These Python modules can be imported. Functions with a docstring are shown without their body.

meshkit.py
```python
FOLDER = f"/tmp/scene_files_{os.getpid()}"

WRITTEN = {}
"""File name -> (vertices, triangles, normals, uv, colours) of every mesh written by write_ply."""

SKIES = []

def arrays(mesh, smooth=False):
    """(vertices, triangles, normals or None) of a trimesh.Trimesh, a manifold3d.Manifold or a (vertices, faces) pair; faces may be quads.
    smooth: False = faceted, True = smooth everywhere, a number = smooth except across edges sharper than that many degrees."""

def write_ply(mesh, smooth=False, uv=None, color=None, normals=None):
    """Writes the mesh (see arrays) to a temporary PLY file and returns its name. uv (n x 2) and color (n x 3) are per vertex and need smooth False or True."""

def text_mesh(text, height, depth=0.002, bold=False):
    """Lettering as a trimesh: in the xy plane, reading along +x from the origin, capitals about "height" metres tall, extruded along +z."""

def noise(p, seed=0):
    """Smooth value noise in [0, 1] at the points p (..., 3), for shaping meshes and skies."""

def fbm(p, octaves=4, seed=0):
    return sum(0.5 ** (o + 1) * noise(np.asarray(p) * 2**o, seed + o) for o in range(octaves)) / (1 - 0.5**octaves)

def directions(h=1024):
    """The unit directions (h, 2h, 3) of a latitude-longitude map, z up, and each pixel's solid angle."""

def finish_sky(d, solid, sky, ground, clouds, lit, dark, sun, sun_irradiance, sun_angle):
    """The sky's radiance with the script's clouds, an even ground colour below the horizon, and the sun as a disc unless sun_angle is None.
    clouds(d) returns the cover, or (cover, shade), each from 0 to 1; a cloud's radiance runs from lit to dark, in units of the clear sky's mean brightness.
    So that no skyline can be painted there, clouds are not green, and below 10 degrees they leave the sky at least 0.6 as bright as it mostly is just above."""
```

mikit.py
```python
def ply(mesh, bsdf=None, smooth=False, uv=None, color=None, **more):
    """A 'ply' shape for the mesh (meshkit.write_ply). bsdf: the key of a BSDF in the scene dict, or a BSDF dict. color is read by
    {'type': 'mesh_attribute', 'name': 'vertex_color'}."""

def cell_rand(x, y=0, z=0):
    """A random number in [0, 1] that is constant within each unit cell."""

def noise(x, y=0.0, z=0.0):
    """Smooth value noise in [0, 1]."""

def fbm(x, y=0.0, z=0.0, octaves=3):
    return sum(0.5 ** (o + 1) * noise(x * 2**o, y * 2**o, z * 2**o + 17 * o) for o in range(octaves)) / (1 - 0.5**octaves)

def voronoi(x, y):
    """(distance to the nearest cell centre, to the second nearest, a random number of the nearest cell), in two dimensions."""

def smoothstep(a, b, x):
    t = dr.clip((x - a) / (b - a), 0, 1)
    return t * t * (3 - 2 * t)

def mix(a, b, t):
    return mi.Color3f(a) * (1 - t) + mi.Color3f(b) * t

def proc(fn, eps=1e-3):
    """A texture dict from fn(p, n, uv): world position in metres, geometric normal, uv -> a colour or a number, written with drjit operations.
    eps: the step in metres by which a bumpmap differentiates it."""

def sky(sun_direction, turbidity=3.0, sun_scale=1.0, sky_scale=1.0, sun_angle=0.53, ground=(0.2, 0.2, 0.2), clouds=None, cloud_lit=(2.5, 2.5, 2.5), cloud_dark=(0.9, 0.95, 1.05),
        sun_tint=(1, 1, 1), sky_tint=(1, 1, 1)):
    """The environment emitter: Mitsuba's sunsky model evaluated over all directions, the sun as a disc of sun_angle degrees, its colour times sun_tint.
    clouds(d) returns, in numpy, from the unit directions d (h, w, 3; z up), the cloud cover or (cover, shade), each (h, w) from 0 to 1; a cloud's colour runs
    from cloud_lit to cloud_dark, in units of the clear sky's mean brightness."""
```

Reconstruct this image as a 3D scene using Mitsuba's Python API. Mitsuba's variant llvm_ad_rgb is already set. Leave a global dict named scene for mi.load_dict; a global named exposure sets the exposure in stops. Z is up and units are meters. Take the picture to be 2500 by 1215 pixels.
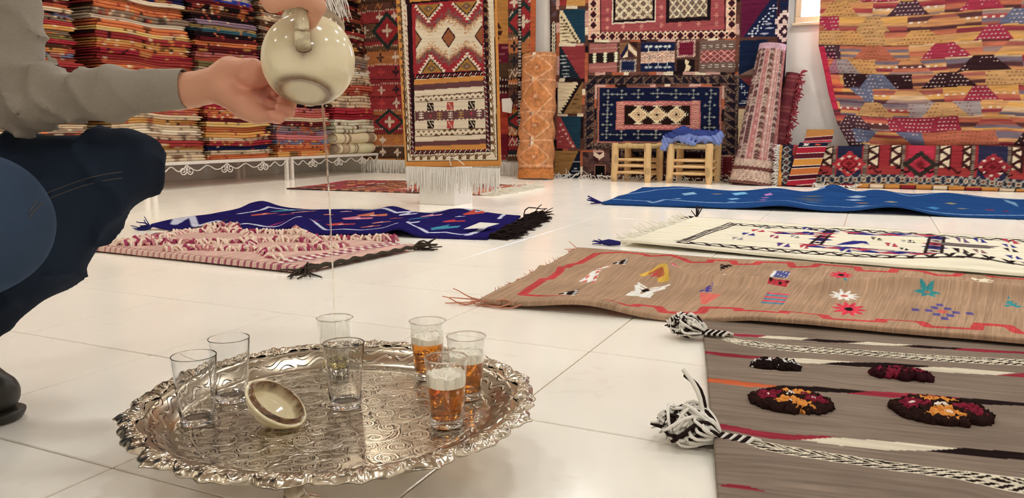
import math, random, numpy as np, trimesh, mitsuba as mi, mikit, meshkit, drjit as dr
from mikit import proc, noise, fbm, smoothstep, mix, voronoi, cell_rand
T = mi.ScalarTransform4f
scene, labels = {}, {}
rng = np.random.default_rng(7)
PI = math.pi

# ---------------------------------------------------------------- camera, lights, exposure
exposure = 1.80
EYE, PITCH, YAW = (0, 0, .45), math.atan((607.5 - 320) / 1880), math.radians(25)
scene['camera'] = {'type': 'perspective', 'fov': math.degrees(2 * math.atan(1250 / 1880)), 'fov_axis': 'x', 'near_clip': .02, 'far_clip': 60.0,
    'to_world': T().look_at(origin=EYE, target=[-math.sin(YAW) * math.cos(PITCH), math.cos(YAW) * math.cos(PITCH), .45 - math.sin(PITCH)], up=[0, 0, 1])}
LAMP = (15.5, 15.6, 14.6)           # warm ceiling lamps, radiance
DAY = (7.0, 7.6, 9.5)              # daylight in the window pane
CEIL = 3.0
WARM = (15.5, 14.0, 11.2)          # the lamps over the shelves are warmer
LAMPS = [(x, y) for x in (-4.1, -2.0, .2, 1.9) for y in (-1.2, 1.2, 3.4, 5.6)]
ROOM = (-5.75, 3.0, -2.6, 7.12)    # x0 x1 y0 y1

# ---------------------------------------------------------------- helpers
def lin(c):
    c = np.asarray(c, float) / 255
    return np.where(c <= .04045, c / 12.92, ((c + .055) / 1.055) ** 2.4)
def alb(c, e=1.0, tint=(1.0, .93, .80)):
    """reflectance of a cloth that looks c (sRGB 0-255) under the room's warm light of relative strength e"""
    c = lin(c) / (np.array(tint) * e); l = c @ np.array((.3, .6, .1)); c = l + (c - l) * .88
    return np.clip(c, .006, .88)
def rgb(c, e=1.0): return {'type': 'rgb', 'value': [float(v) for v in alb(c, e)]}
used = set()
def key(name, parent=None):
    k = (parent + '__' if parent else '') + name
    base, i = k, 0
    while k in used:
        i += 1; k = f'{base}_{i:03d}'
    used.add(k); return k
def tag(k, label=None, cat=None, group=None, kind=None):
    d = {a: b for a, b in (('label', label), ('category', cat), ('group', group), ('kind', kind)) if b}
    if d: labels[k] = d
    return k
def thing(name, label, cat, group=None): return tag(key(name), label, cat, group)
def put(name, mesh, bsdf, parent=None, label=None, cat=None, group=None, kind=None, smooth=35, color=None, uv=None, **more):
    k = key(name, parent)
    if color is not None and smooth not in (True, False): smooth = True
    scene[k] = mikit.ply(mesh, bsdf, smooth=smooth, color=color, uv=uv, **more)
    tag(k, label, cat, group, kind)
    return k
def cat(ms): return trimesh.util.concatenate(ms)
def mesh(v, f): return trimesh.Trimesh(np.asarray(v, float), np.asarray(f, int), process=False)
def quads(nv, nu, wrap=False, off=0):
    i, j = np.meshgrid(np.arange(nv - 1), np.arange(nu if wrap else nu - 1), indexing='ij'); k = (j + 1) % nu
    a, b, c, d = i * nu + j, i * nu + k, (i + 1) * nu + k, (i + 1) * nu + j
    return np.vstack([np.stack([a, b, c], -1).reshape(-1, 3), np.stack([a, c, d], -1).reshape(-1, 3)]) + off
def box(x0, x1, y0, y1, z0, z1, bev=0.0):
    if bev <= 0:
        m = trimesh.creation.box((x1 - x0, y1 - y0, z1 - z0)); m.apply_translation(((x0 + x1) / 2, (y0 + y1) / 2, (z0 + z1) / 2)); return m
    p = []
    for sx in (0, 1):
        for sy in (0, 1):
            for sz in (0, 1):
                c = np.array([(x0, x1)[sx], (y0, y1)[sy], (z0, z1)[sz]]); n = np.array([1 - 2 * sx, 1 - 2 * sy, 1 - 2 * sz]) * bev
                for a in range(3):
                    q = c + n; q[a] = c[a]; p.append(q)
    return trimesh.convex.convex_hull(np.array(p))
def lathe(prof, n=48, closed=False):
    prof = np.asarray(prof, float); a = np.arange(n) * 2 * PI / n
    v = np.stack([prof[:, 0:1] * np.cos(a), prof[:, 0:1] * np.sin(a), np.repeat(prof[:, 1:2], n, 1)], -1).reshape(-1, 3)
    return mesh(v, quads(len(prof), n, True))
def frames(p):
    t = np.gradient(p, axis=0); t /= np.linalg.norm(t, axis=1, keepdims=True) + 1e-12
    ref = np.array([0, 0, 1.0]) if abs(t[:, 2]).mean() < .8 else np.array([1.0, 0, 0])
    a = np.cross(t, ref); a /= np.linalg.norm(a, axis=1, keepdims=True) + 1e-12
    return t, a, np.cross(t, a)
def tube(p, r, sides=6, flat=1.0, caps=True):
    p = np.asarray(p, float); r = np.broadcast_to(np.asarray(r, float), (len(p),))
    t, a, b = frames(p); ang = np.arange(sides) * 2 * PI / sides
    v = p[:, None] + r[:, None, None] * (np.cos(ang)[None, :, None] * a[:, None] + flat * np.sin(ang)[None, :, None] * b[:, None])
    v = v.reshape(-1, 3); f = quads(len(p), sides, True)
    if caps:
        n = len(v); v = np.vstack([v, p[:1], p[-1:]]); i = np.arange(sides); j = (i + 1) % sides
        f = np.vstack([f, np.stack([j, i, i * 0 + n], 1), np.stack([i, j, i * 0 + n + 1], 1) + np.where(np.arange(3) < 2, (len(p) - 1) * sides, 0)])
    return mesh(v, f)
def spline(p, n=24, closed=False):
    from scipy.interpolate import CubicSpline
    p = np.asarray(p, float)
    if closed: p = np.vstack([p, p[:1]])
    s = np.r_[0, np.cumsum(np.linalg.norm(np.diff(p, axis=0), axis=1) + 1e-9)]
    return CubicSpline(s, p, bc_type='periodic' if closed else 'natural')(np.linspace(0, s[-1], n))
def lerp_path(p, n):
    p = np.asarray(p, float); s = np.r_[0, np.cumsum(np.linalg.norm(np.diff(p, axis=0), axis=1))]
    q = np.linspace(0, s[-1], n); return np.stack([np.interp(q, s, p[:, k]) for k in range(p.shape[1])], 1)
def vn(p, scale, seed=0, oct=3):
    """fractal noise about zero at points p"""
    return meshkit.fbm(np.asarray(p, float) * scale, oct, seed) - .5

# ---- implicit surfaces: smooth unions of tapered bones, meshed by surface nets
def smin(a, b, k):
    h = np.clip(.5 + .5 * (b - a) / k, 0, 1); return b + (a - b) * h - k * h * (1 - h)
def bones_sdf(P, bones, k):
    d = None
    for bn in bones:
        a, b, ra, rb = np.asarray(bn[0], float), np.asarray(bn[1], float), bn[2], bn[3]
        ab = b - a; t = np.clip((P - a) @ ab / max(ab @ ab, 1e-12), 0, 1)
        e = np.linalg.norm(P - a - t[..., None] * ab, axis=-1) - (ra + (rb - ra) * t)
        d = e if d is None else smin(d, e, bn[4] if len(bn) > 4 else k)
    return d
def nets(f, lo, hi, h):
    lo, hi = np.asarray(lo, float), np.asarray(hi, float)
    n = np.ceil((hi - lo) / h).astype(int) + 1
    ax = [lo[i] + h * np.arange(n[i]) for i in range(3)]
    D = np.stack([f(np.stack(np.meshgrid([x], ax[1], ax[2], indexing='ij'), -1).reshape(-1, 3)).reshape(n[1], n[2]) for x in ax[0]])
    S = D < 0; c = tuple(k - 1 for k in n)
    off = [(i, j, k) for i in (0, 1) for j in (0, 1) for k in (0, 1)]
    cut = lambda A, o: A[o[0]:o[0] + c[0], o[1]:o[1] + c[1], o[2]:o[2] + c[2]]
    cnt, pos = np.zeros(c), np.zeros(c + (3,))
    for o in off:
        for a in range(3):
            if o[a] == 0:
                q = list(o); q[a] = 1; d0, d1 = cut(D, o), cut(D, q); m = (d0 < 0) != (d1 < 0)
                t = np.where(m, d0 / np.where(m, d0 - d1, 1), 0)
                for b in range(3): pos[..., b] += m * (o[b] + (t if b == a else 0))
                cnt += m
    ok = cnt > 0; idx = np.full(c, -1); idx[ok] = np.arange(ok.sum())
    g = np.stack(np.nonzero(ok), 1); v = lo + h * (g + pos[ok] / cnt[ok][:, None]); F = []
    for a in range(3):
        b, e = (a + 1) % 3, (a + 2) % 3
        s0 = [slice(1, n[i] - 1) for i in range(3)]; s0[a] = slice(0, n[a] - 1); s1 = list(s0); s1[a] = slice(1, n[a])
        A, B_ = S[tuple(s0)], S[tuple(s1)]; w = np.stack(np.nonzero(A != B_), 1); w[:, b] += 1; w[:, e] += 1
        def at(db, de):
            q = w.copy(); q[:, b] += db; q[:, e] += de; return idx[q[:, 0], q[:, 1], q[:, 2]]
        q = np.stack([at(-1, -1), at(0, -1), at(0, 0), at(-1, 0)], 1)
        fl = ~S[w[:, 0], w[:, 1], w[:, 2]]; q[fl] = q[fl][:, ::-1]
        F.append(q)
    F = np.vstack(F); return mesh(v, np.vstack([F[:, [0, 1, 2]], F[:, [0, 2, 3]]]))

# ---- weaving: colours of a cloth's points, painted in the cloth's own metres
class Weave:
    def __init__(s, U, V, base, e):
        s.U, s.V, s.e = U, V, e; s.C = np.empty(U.shape + (3,)); s.C[:] = alb(base, e)
    def c(s, c): return alb(c, s.e)
    def mask(s, m, c): s.C[m] = s.c(c)
    def box(s, u0, u1, v0, v1, c): s.mask((s.U >= min(u0, u1)) & (s.U <= max(u0, u1)) & (s.V >= min(v0, v1)) & (s.V <= max(v0, v1)), c)
    def poly(s, pts, c):
        pts = np.asarray(pts, float); lo, hi = pts.min(0), pts.max(0)
        m = (s.U >= lo[0]) & (s.U <= hi[0]) & (s.V >= lo[1]) & (s.V <= hi[1]); u, v = s.U[m], s.V[m]; ins = np.zeros(len(u), bool)
        for (x0, y0), (x1, y1) in zip(pts, np.roll(pts, -1, 0)):
            if y0 != y1: ins ^= ((y0 > v) != (y1 > v)) & (u < (x1 - x0) * (v - y0) / (y1 - y0) + x0)
        mm = m.copy(); mm[m] = ins; s.mask(mm, c); return s
    def line(s, pts, w, c, closed=False):
        pts = np.asarray(pts, float)
        if closed: pts = np.vstack([pts, pts[:1]])
        for a, b in zip(pts[:-1], pts[1:]):
            lo, hi = np.minimum(a, b) - w, np.maximum(a, b) + w
            m = (s.U >= lo[0]) & (s.U <= hi[0]) & (s.V >= lo[1]) & (s.V <= hi[1])
            if not m.any(): continue
            d = b - a; u, v = s.U[m] - a[0], s.V[m] - a[1]; t = np.clip((u * d[0] + v * d[1]) / max(d @ d, 1e-12), 0, 1)
            mm = m.copy(); mm[m] = np.hypot(u - t * d[0], v - t * d[1]) < w / 2; s.mask(mm, c)
        return s
    def dia(s, u, v, a, b, c, step=0):
        x, y = np.abs(s.U - u) / a, np.abs(s.V - v) / b
        if step: x = np.floor(x * step) / step
        s.mask(x + y < 1, c)
    def star(s, u, v, a, b, c, c2=None, n=8, inner=.5):
        t = np.arctan2((s.V - v) / b, (s.U - u) / a); r = np.hypot((s.V - v) / b, (s.U - u) / a)
        saw = np.abs(((t / (2 * PI) * n) % 1) * 2 - 1); s.mask(r < inner + (1 - inner) * saw, c)
        if c2: s.mask(r < inner * .5, c2)
    def tri(s, u, v, a, b, c, up=1): s.poly([(u - a, v - up * b), (u + a, v - up * b), (u, v + up * b)], c)
    def grain(s, amt, su, sv, seed=1):
        """uneven dye: streaks along the weft"""
        n = vn(np.stack([s.U.ravel() * su, s.V.ravel() * sv, s.U.ravel() * 0], 1), 1.0, seed).reshape(s.U.shape)
        n = n - n.mean(); s.C *= (1 + amt * n / (n.std() + 1e-9))[..., None]; s.C = np.clip(s.C, .004, .9)
def bil(q, nu, nv):
    """nv x nu points over the quad q = bottom-left, bottom-right, top-right, top-left"""
    q = np.asarray(q, float); u, v = np.meshgrid(np.linspace(0, 1, nu), np.linspace(0, 1, nv))
    u, v = u[..., None], v[..., None]
    return (q[0] * (1 - u) + q[1] * u) * (1 - v) + (q[3] * (1 - u) + q[2] * u) * v
def sheet(P, C, back):
    """a cloth: the grid P (nv, nu, 3) with colours C, its edges turned down by the vector 'back' and a coarse underside"""
    nv, nu = P.shape[:2]; v = [P.reshape(-1, 3)]; c = [C.reshape(-1, 3)]; f = [quads(nv, nu)]
    ring = np.r_[np.arange(nu), nu * np.arange(1, nv) + nu - 1, (nv - 1) * nu + np.arange(nu - 2, -1, -1), nu * np.arange(nv - 2, 0, -1)]
    e = P.reshape(-1, 3)[ring]; m = len(ring); o = nv * nu; ce = C.reshape(-1, 3)[ring]
    mid = P.reshape(-1, 3).mean(0); outw = e - mid; outw /= np.linalg.norm(outw, axis=1, keepdims=True)
    L = np.linalg.norm(back)
    for t, g in ((.35, .5), (1.0, .15)):
        v.append(e + np.asarray(back) * t + outw * L * .4 * g); c.append(ce * .96)
    q0 = quads(2, m, True); q0 = q0[:, ::-1]
    r0 = np.where(q0 < m, ring[q0 % m], o + q0 % m); f.append(r0); f.append(q0 + o)
    si, sj = np.linspace(0, nv - 1, max(3, nv // 8)).astype(int), np.linspace(0, nu - 1, max(3, nu // 8)).astype(int)
    B = (P[si][:, sj] + np.asarray(back)).reshape(-1, 3); v.append(B); c.append(C[si][:, sj].reshape(-1, 3)); f.append(quads(len(si), len(sj))[:, ::-1] + o + 2 * m)
    return mesh(np.vstack(v), np.vstack(f)), np.clip(np.vstack(c), 0, 1)
def threads(roots, direction, length, r, seed=0, spread=.25, droop=0, n=5, jit=.3, sides=4, floor=None, curl=0.0):
    """loose yarn ends"""
    g = np.random.default_rng(seed); ms = []; direction = np.asarray(direction, float)
    for p in np.asarray(roots, float):
        d = direction + g.normal(0, spread, 3) * np.linalg.norm(direction); d /= np.linalg.norm(d)
        L = length * (1 + g.uniform(-jit, jit)); s = np.linspace(0, 1, n)[:, None]; w = g.normal(0, curl + 1e-9, 3)
        q = p + d * L * s + np.array([0, 0, -droop]) * L * s ** 2 + w * L * np.sin(s * PI * 1.5)
        if floor is not None: q[:, 2] = np.maximum(q[:, 2], floor + r)
        ms.append(tube(q, r * np.linspace(1, .55, n), sides))
    return cat(ms)
def vcol(ms, cols):
    """one mesh and its vertex colours from several meshes"""
    return cat(ms), np.vstack([np.tile(np.asarray(c, float), (len(m.vertices), 1)) for m, c in zip(ms, cols)])

# ---------------------------------------------------------------- materials
def mat(name, d): scene[name] = d; return name
VC = {'type': 'mesh_attribute', 'name': 'vertex_color'}
def weft(p, n, uv): return .5 + .5 * (noise(p.x * 260, p.y * 260, p.z * 420) * .6 + .4 * noise(p.x * 70, p.y * 70, p.z * 90))
mat('cloth', {'type': 'twosided', 'b': {'type': 'bumpmap', 'arbitrary': proc(weft, 2e-3), 'scale': .0035, 'b': {'type': 'diffuse', 'reflectance': VC}}})
def ribs_x(p, n, uv):   # weft along x: fine ribs across y, slubs drawn out along x
    return .6 * noise(p.x * 60, p.y * 800, 3) + .4 * noise(p.x * 25, p.y * 420, 9)
def ribs_y(p, n, uv): return .6 * noise(p.x * 800, p.y * 60, 3) + .4 * noise(p.x * 420, p.y * 25, 9)
mat('cloth_ribs_x', {'type': 'twosided', 'b': {'type': 'bumpmap', 'arbitrary': proc(ribs_x, 8e-4), 'scale': .0012, 'b': {'type': 'diffuse', 'reflectance': VC}}})
mat('cloth_ribs_y', {'type': 'twosided', 'b': {'type': 'bumpmap', 'arbitrary': proc(ribs_y, 8e-4), 'scale': .0012, 'b': {'type': 'diffuse', 'reflectance': VC}}})
mat('yarn', {'type': 'twosided', 'b': {'type': 'diffuse', 'reflectance': VC}})
def plaster_c(p, n, uv): return mix((.86, .84, .81), (.91, .89, .86), fbm(p.x * 3, p.y * 3, p.z * 3))
def ceiling_c(p, n, uv): return mix((.40, .33, .26), (.46, .39, .31), fbm(p.x * 2, p.y * 2, 3))
mat('ceiling_wood', {'type': 'twosided', 'b': {'type': 'diffuse', 'reflectance': proc(ceiling_c)}})
mat('plaster', {'type': 'twosided', 'b': {'type': 'diffuse', 'reflectance': proc(plaster_c)}})
def tile_c(p, n, uv):
    k = cell_rand((p.x + .507) / .4, (p.y - 1.465) / .4, 5)
    c = mix((.83, .805, .75), (.88, .86, .81), .55 * fbm(p.x * 6, p.y * 6, 4) + .45 * k)
    return mix(c, (.60, .53, .43), smoothstep(.78, .80, noise(p.x * 60, p.y * 60, 8)) * smoothstep(.72, .76, noise(p.x * 9, p.y * 9, 2)) * .10)
mat('glazed_tile', {'type': 'principled', 'base_color': proc(tile_c), 'roughness': .15, 'specular': .5})
mat('grout', {'type': 'diffuse', 'reflectance': {'type': 'rgb', 'value': [.42, .34, .25]}})
mat('white_paint', {'type': 'principled', 'base_color': {'type': 'rgb', 'value': [.80, .77, .72]}, 'roughness': .35, 'specular': .5})
mat('shade_white', {'type': 'twosided', 'b': {'type': 'diffuse', 'reflectance': {'type': 'rgb', 'value': [.8, .78, .74]}}})

# ---------------------------------------------------------------- the room
X0, X1, Y0, Y1 = ROOM
def wall(name, m, label): put(name, m, 'plaster', label=label, kind='structure', smooth=False)
wall('wall_left', box(X0 - .1, X0, Y0 - .1, Y1 + .1, -.03, CEIL), 'white plastered wall behind the shelves of folded rugs')
wall('wall_right', box(X1, X1 + .1, Y0 - .1, Y1 + .1, -.03, CEIL), 'white plastered wall on the right')
wall('wall_front', box(X0, X1, Y0 - .1, Y0, -.03, CEIL), 'white plastered wall behind the viewer')
WX0, WX1, WZ0, WZ1 = -.625, -.18, 1.40, 2.35
wall('wall_back', cat([box(X0, WX0, Y1, Y1 + .16, -.03, CEIL), box(WX1, X1, Y1, Y1 + .16, -.03, CEIL), box(WX0, WX1, Y1, Y1 + .16, -.03, WZ0), box(WX0, WX1, Y1, Y1 + .16, WZ1, CEIL)]), 'white plastered back wall hung with carpets')
put('ceiling', box(X0 - .1, X1 + .1, Y0 - .1, Y1 + .16, CEIL, CEIL + .1), 'ceiling_wood', label='plain tan ceiling with round lamps', kind='structure', smooth=False)
mat('window_wood', {'type': 'principled', 'base_color': {'type': 'rgb', 'value': [.62, .50, .36]}, 'roughness': .5})
win = tag(key('window_1'), 'small bright window in the back wall beside the zigzag kilim', kind='structure')
put('frame', cat([box(WX0 - .05, WX1 + .05, Y1 - .025, Y1 + .01, WZ0 - .055, WZ0, .004), box(WX0 - .05, WX1 + .05, Y1 - .025, Y1 + .01, WZ1, WZ1 + .05, .004),
    box(WX0 - .05, WX0, Y1 - .025, Y1 + .01, WZ0, WZ1, .004), box(WX1, WX1 + .05, Y1 - .025, Y1 + .01, WZ0, WZ1, .004), box(WX0 - .07, WX1 + .07, Y1 - .05, Y1 - .02, WZ0 - .075, WZ0 - .05, .004)]), 'window_wood', win, smooth=False)
pane = mesh([(WX0, Y1 + .05, WZ0), (WX1, Y1 + .05, WZ0), (WX1, Y1 + .05, WZ1), (WX0, Y1 + .05, WZ1)], [(0, 1, 2), (0, 2, 3)])
put('pane', pane, 'shade_white', win, smooth=False, emitter={'type': 'area', 'radiance': {'type': 'rgb', 'value': list(DAY)}})
for i, (x, y) in enumerate(LAMPS):
    k = thing('ceiling_lamp', f"round white ceiling lamp, {('first', 'second', 'third', 'fourth')[i // 4]} from the left in the {('front', 'second', 'third', 'back')[i % 4]} row", 'lamp', 'round lamps on the ceiling')
    put('rim', mesh(*(lambda m: (m.vertices + [x, y, CEIL], m.faces))(lathe([(.155, -.055), (.175, -.055), (.18, -.04), (.18, -.002), (.155, -.002), (.155, -.055)], 40))), 'white_paint', k)
    a = np.arange(40) * 2 * PI / 40
    v = np.vstack([np.stack([x + .154 * np.cos(a), y + .154 * np.sin(a), a * 0 + CEIL - .045], 1), [[x, y, CEIL - .045]]])
    put('diffuser', mesh(v, np.stack([(np.arange(40) + 1) % 40, np.arange(40), np.full(40, 40)], 1)), 'shade_white', k, smooth=False, emitter={'type': 'area', 'radiance': {'type': 'rgb', 'value': [q * (1.8 if i % 4 == 3 and x > -3 else 1) for q in (WARM if x < -3 else LAMP)]}})
# the tiled floor
put('floor', box(X0, X1, Y0, Y1, -.05, -.0025), 'grout', label='floor of cream glazed square tiles', kind='structure', smooth=False)
TS = .4
tile = box(-TS / 2 + .0016, TS / 2 - .0016, -TS / 2 + .0016, TS / 2 - .0016, -.009, 0, .0012)
tile_ply = mikit.ply(tile, 'glazed_tile', smooth=False)
spots = []
for i in range(-14, 11):
    for j in range(-12, 18):
        cx, cy = -.507 + (i + .5) * TS, 1.465 + (j + .5) * TS
        if X0 + .19 < cx < X1 - .19 and Y0 + .19 < cy < Y1 - .19:
            a, b = cx * math.cos(YAW) + cy * math.sin(YAW), -cx * math.sin(YAW) + cy * math.cos(YAW)
            spots.append((not (b > .25 and abs(a) < .68 * b + .45), b, cx, cy))
spots.sort()
near, rest = spots[:290], spots[290:]
for _, _, cx, cy in near: scene[key('tile', 'floor')] = {**tile_ply, 'to_world': T().translate([cx, cy, 0])}
put('distant_tiles', cat([box(cx - TS / 2 + .0016, cx + TS / 2 - .0016, cy - TS / 2 + .0016, cy + TS / 2 - .0016, -.009, 0) for _, _, cx, cy in rest]), 'glazed_tile', 'floor', kind='stuff', smooth=False)
# the pillar in the middle
put('pillar', box(-2.55, -2.30, 4.10, 4.34, 0, CEIL, .004), 'plaster', label='square white pillar behind the hanging cream and red kilim', cat='pillar', smooth=False)

# ---------------------------------------------------------------- carpets on the walls
BK = 7.05
CR, BLK, RED, ROSE, NAVY, TEAL, MUS, RUST, BRN, OLV = (226, 204, 165), (34, 22, 24), (150, 45, 45), (165, 82, 80), (28, 34, 62), (28, 58, 72), (200, 140, 62), (170, 85, 50), (84, 52, 42), (135, 98, 52)
def hang(name, label, quad, nu, nv, paint, e, y=BK, thick=.012, wav=.012, seed=1, fn=None, bsdf='cloth', base=BRN, group=None, cat_='rug', grain=.10):
    """a carpet hung flat on the plane y, quad in (x, z): bottom-left, bottom-right, top-right, top-left"""
    G = bil(quad, nu, nv); W = Weave(G[..., 0], G[..., 1], base, e); paint(W); W.grain(grain, 6, 160, seed)
    n = vn(np.stack([W.U.ravel() * 1.6, W.V.ravel() * 1.1, W.U.ravel() * 0], 1), 1.0, seed, 2).reshape(W.U.shape)
    Y = y - wav * (n + .5) + (fn(W.U, W.V) if fn else 0)
    m, c = sheet(np.stack([W.U, Y, W.V], -1), W.C, (0, thick, 0))
    return put(name, m, bsdf, label=label, cat=cat_, group=group, color=c, smooth=True), W
def sash(W, a, b, w, seed=0, cols=(BRN, RUST, CR, BLK, (110, 65, 50), (200, 150, 130))):
    """a binding of short coloured bars from a to b"""
    g = np.random.default_rng(seed + 5); a, b = np.array(a), np.array(b); L = np.linalg.norm(b - a); t = 0
    while t < L:
        q = g.uniform(.05, .12); c = cols[g.integers(len(cols))]; p0, p1 = a + (b - a) * t / L, a + (b - a) * min(1, (t + q) / L); n = np.array([-(b - a)[1], (b - a)[0]]) / L * w / 2
        W.poly([p0 - n, p1 - n, p1 + n, p0 + n], c); t += q
def lattice(W, x0, x1, z0, z1, nx, nz, bg, c, c2s, w, seed=0):
    """crossed diagonal lines with a little diamond in each field"""
    W.box(x0, x1, z0, z1, bg); dx, dz = (x1 - x0) / nx, (z1 - z0) / nz; g = np.random.default_rng(seed)
    for i in range(nx):
        for j in range(nz):
            for ox in (0, .5):
                cx, cz = x0 + (i + .5 + ox) * dx, z0 + (j + .5 + ox) * dz
                if cx + dx * .3 < x1 and cz + dz * .3 < z1: W.dia(cx, cz, dx * .3, dz * .3, c2s[g.integers(len(c2s))])
    m = (W.U > x0) & (W.U < x1) & (W.V > z0) & (W.V < z1); u, v = (W.U - x0) / dx, (W.V - z0) / dz
    for s in (1, -1):
        d = np.abs((u + s * v) - np.round(u + s * v)); W.mask(m & (d < w), c)
        if w > .1: W.mask(m & (d < w * .25) & (((u * 7) % 1) < .5), BLK)
def cross4(W, x, z, a, c):
    W.line([(x - a, z), (x + a, z)], a * .14, c); W.line([(x, z - a * .8), (x, z + a * .8)], a * .14, c)
    for dx, dz in ((1, 0), (-1, 0), (0, .8), (0, -.8)): W.dia(x + dx * a, z + dz * a, a * .42, a * .3, c)
def zed(W, x0, x1, z, h, n, w, c, ph=0):
    t = np.arange(n * 2 + 1); W.line(np.stack([x0 + (x1 - x0) * t / (2 * n), z + h * ((t + ph) % 2 - .5)], 1), w, c)
def stepped(W, pa, pb, side, c):
    """fill the triangle pa, pb, side with a stepped long edge"""
    pa, pb, side = map(np.array, (pa, pb, side)); n = 12; pts = [side, pa]
    for i in range(n):
        p, q = pa + (pb - pa) * i / n, pa + (pb - pa) * (i + 1) / n; pts += [p, (q[0], p[1]), q]
    W.poly(pts, c)

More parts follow.
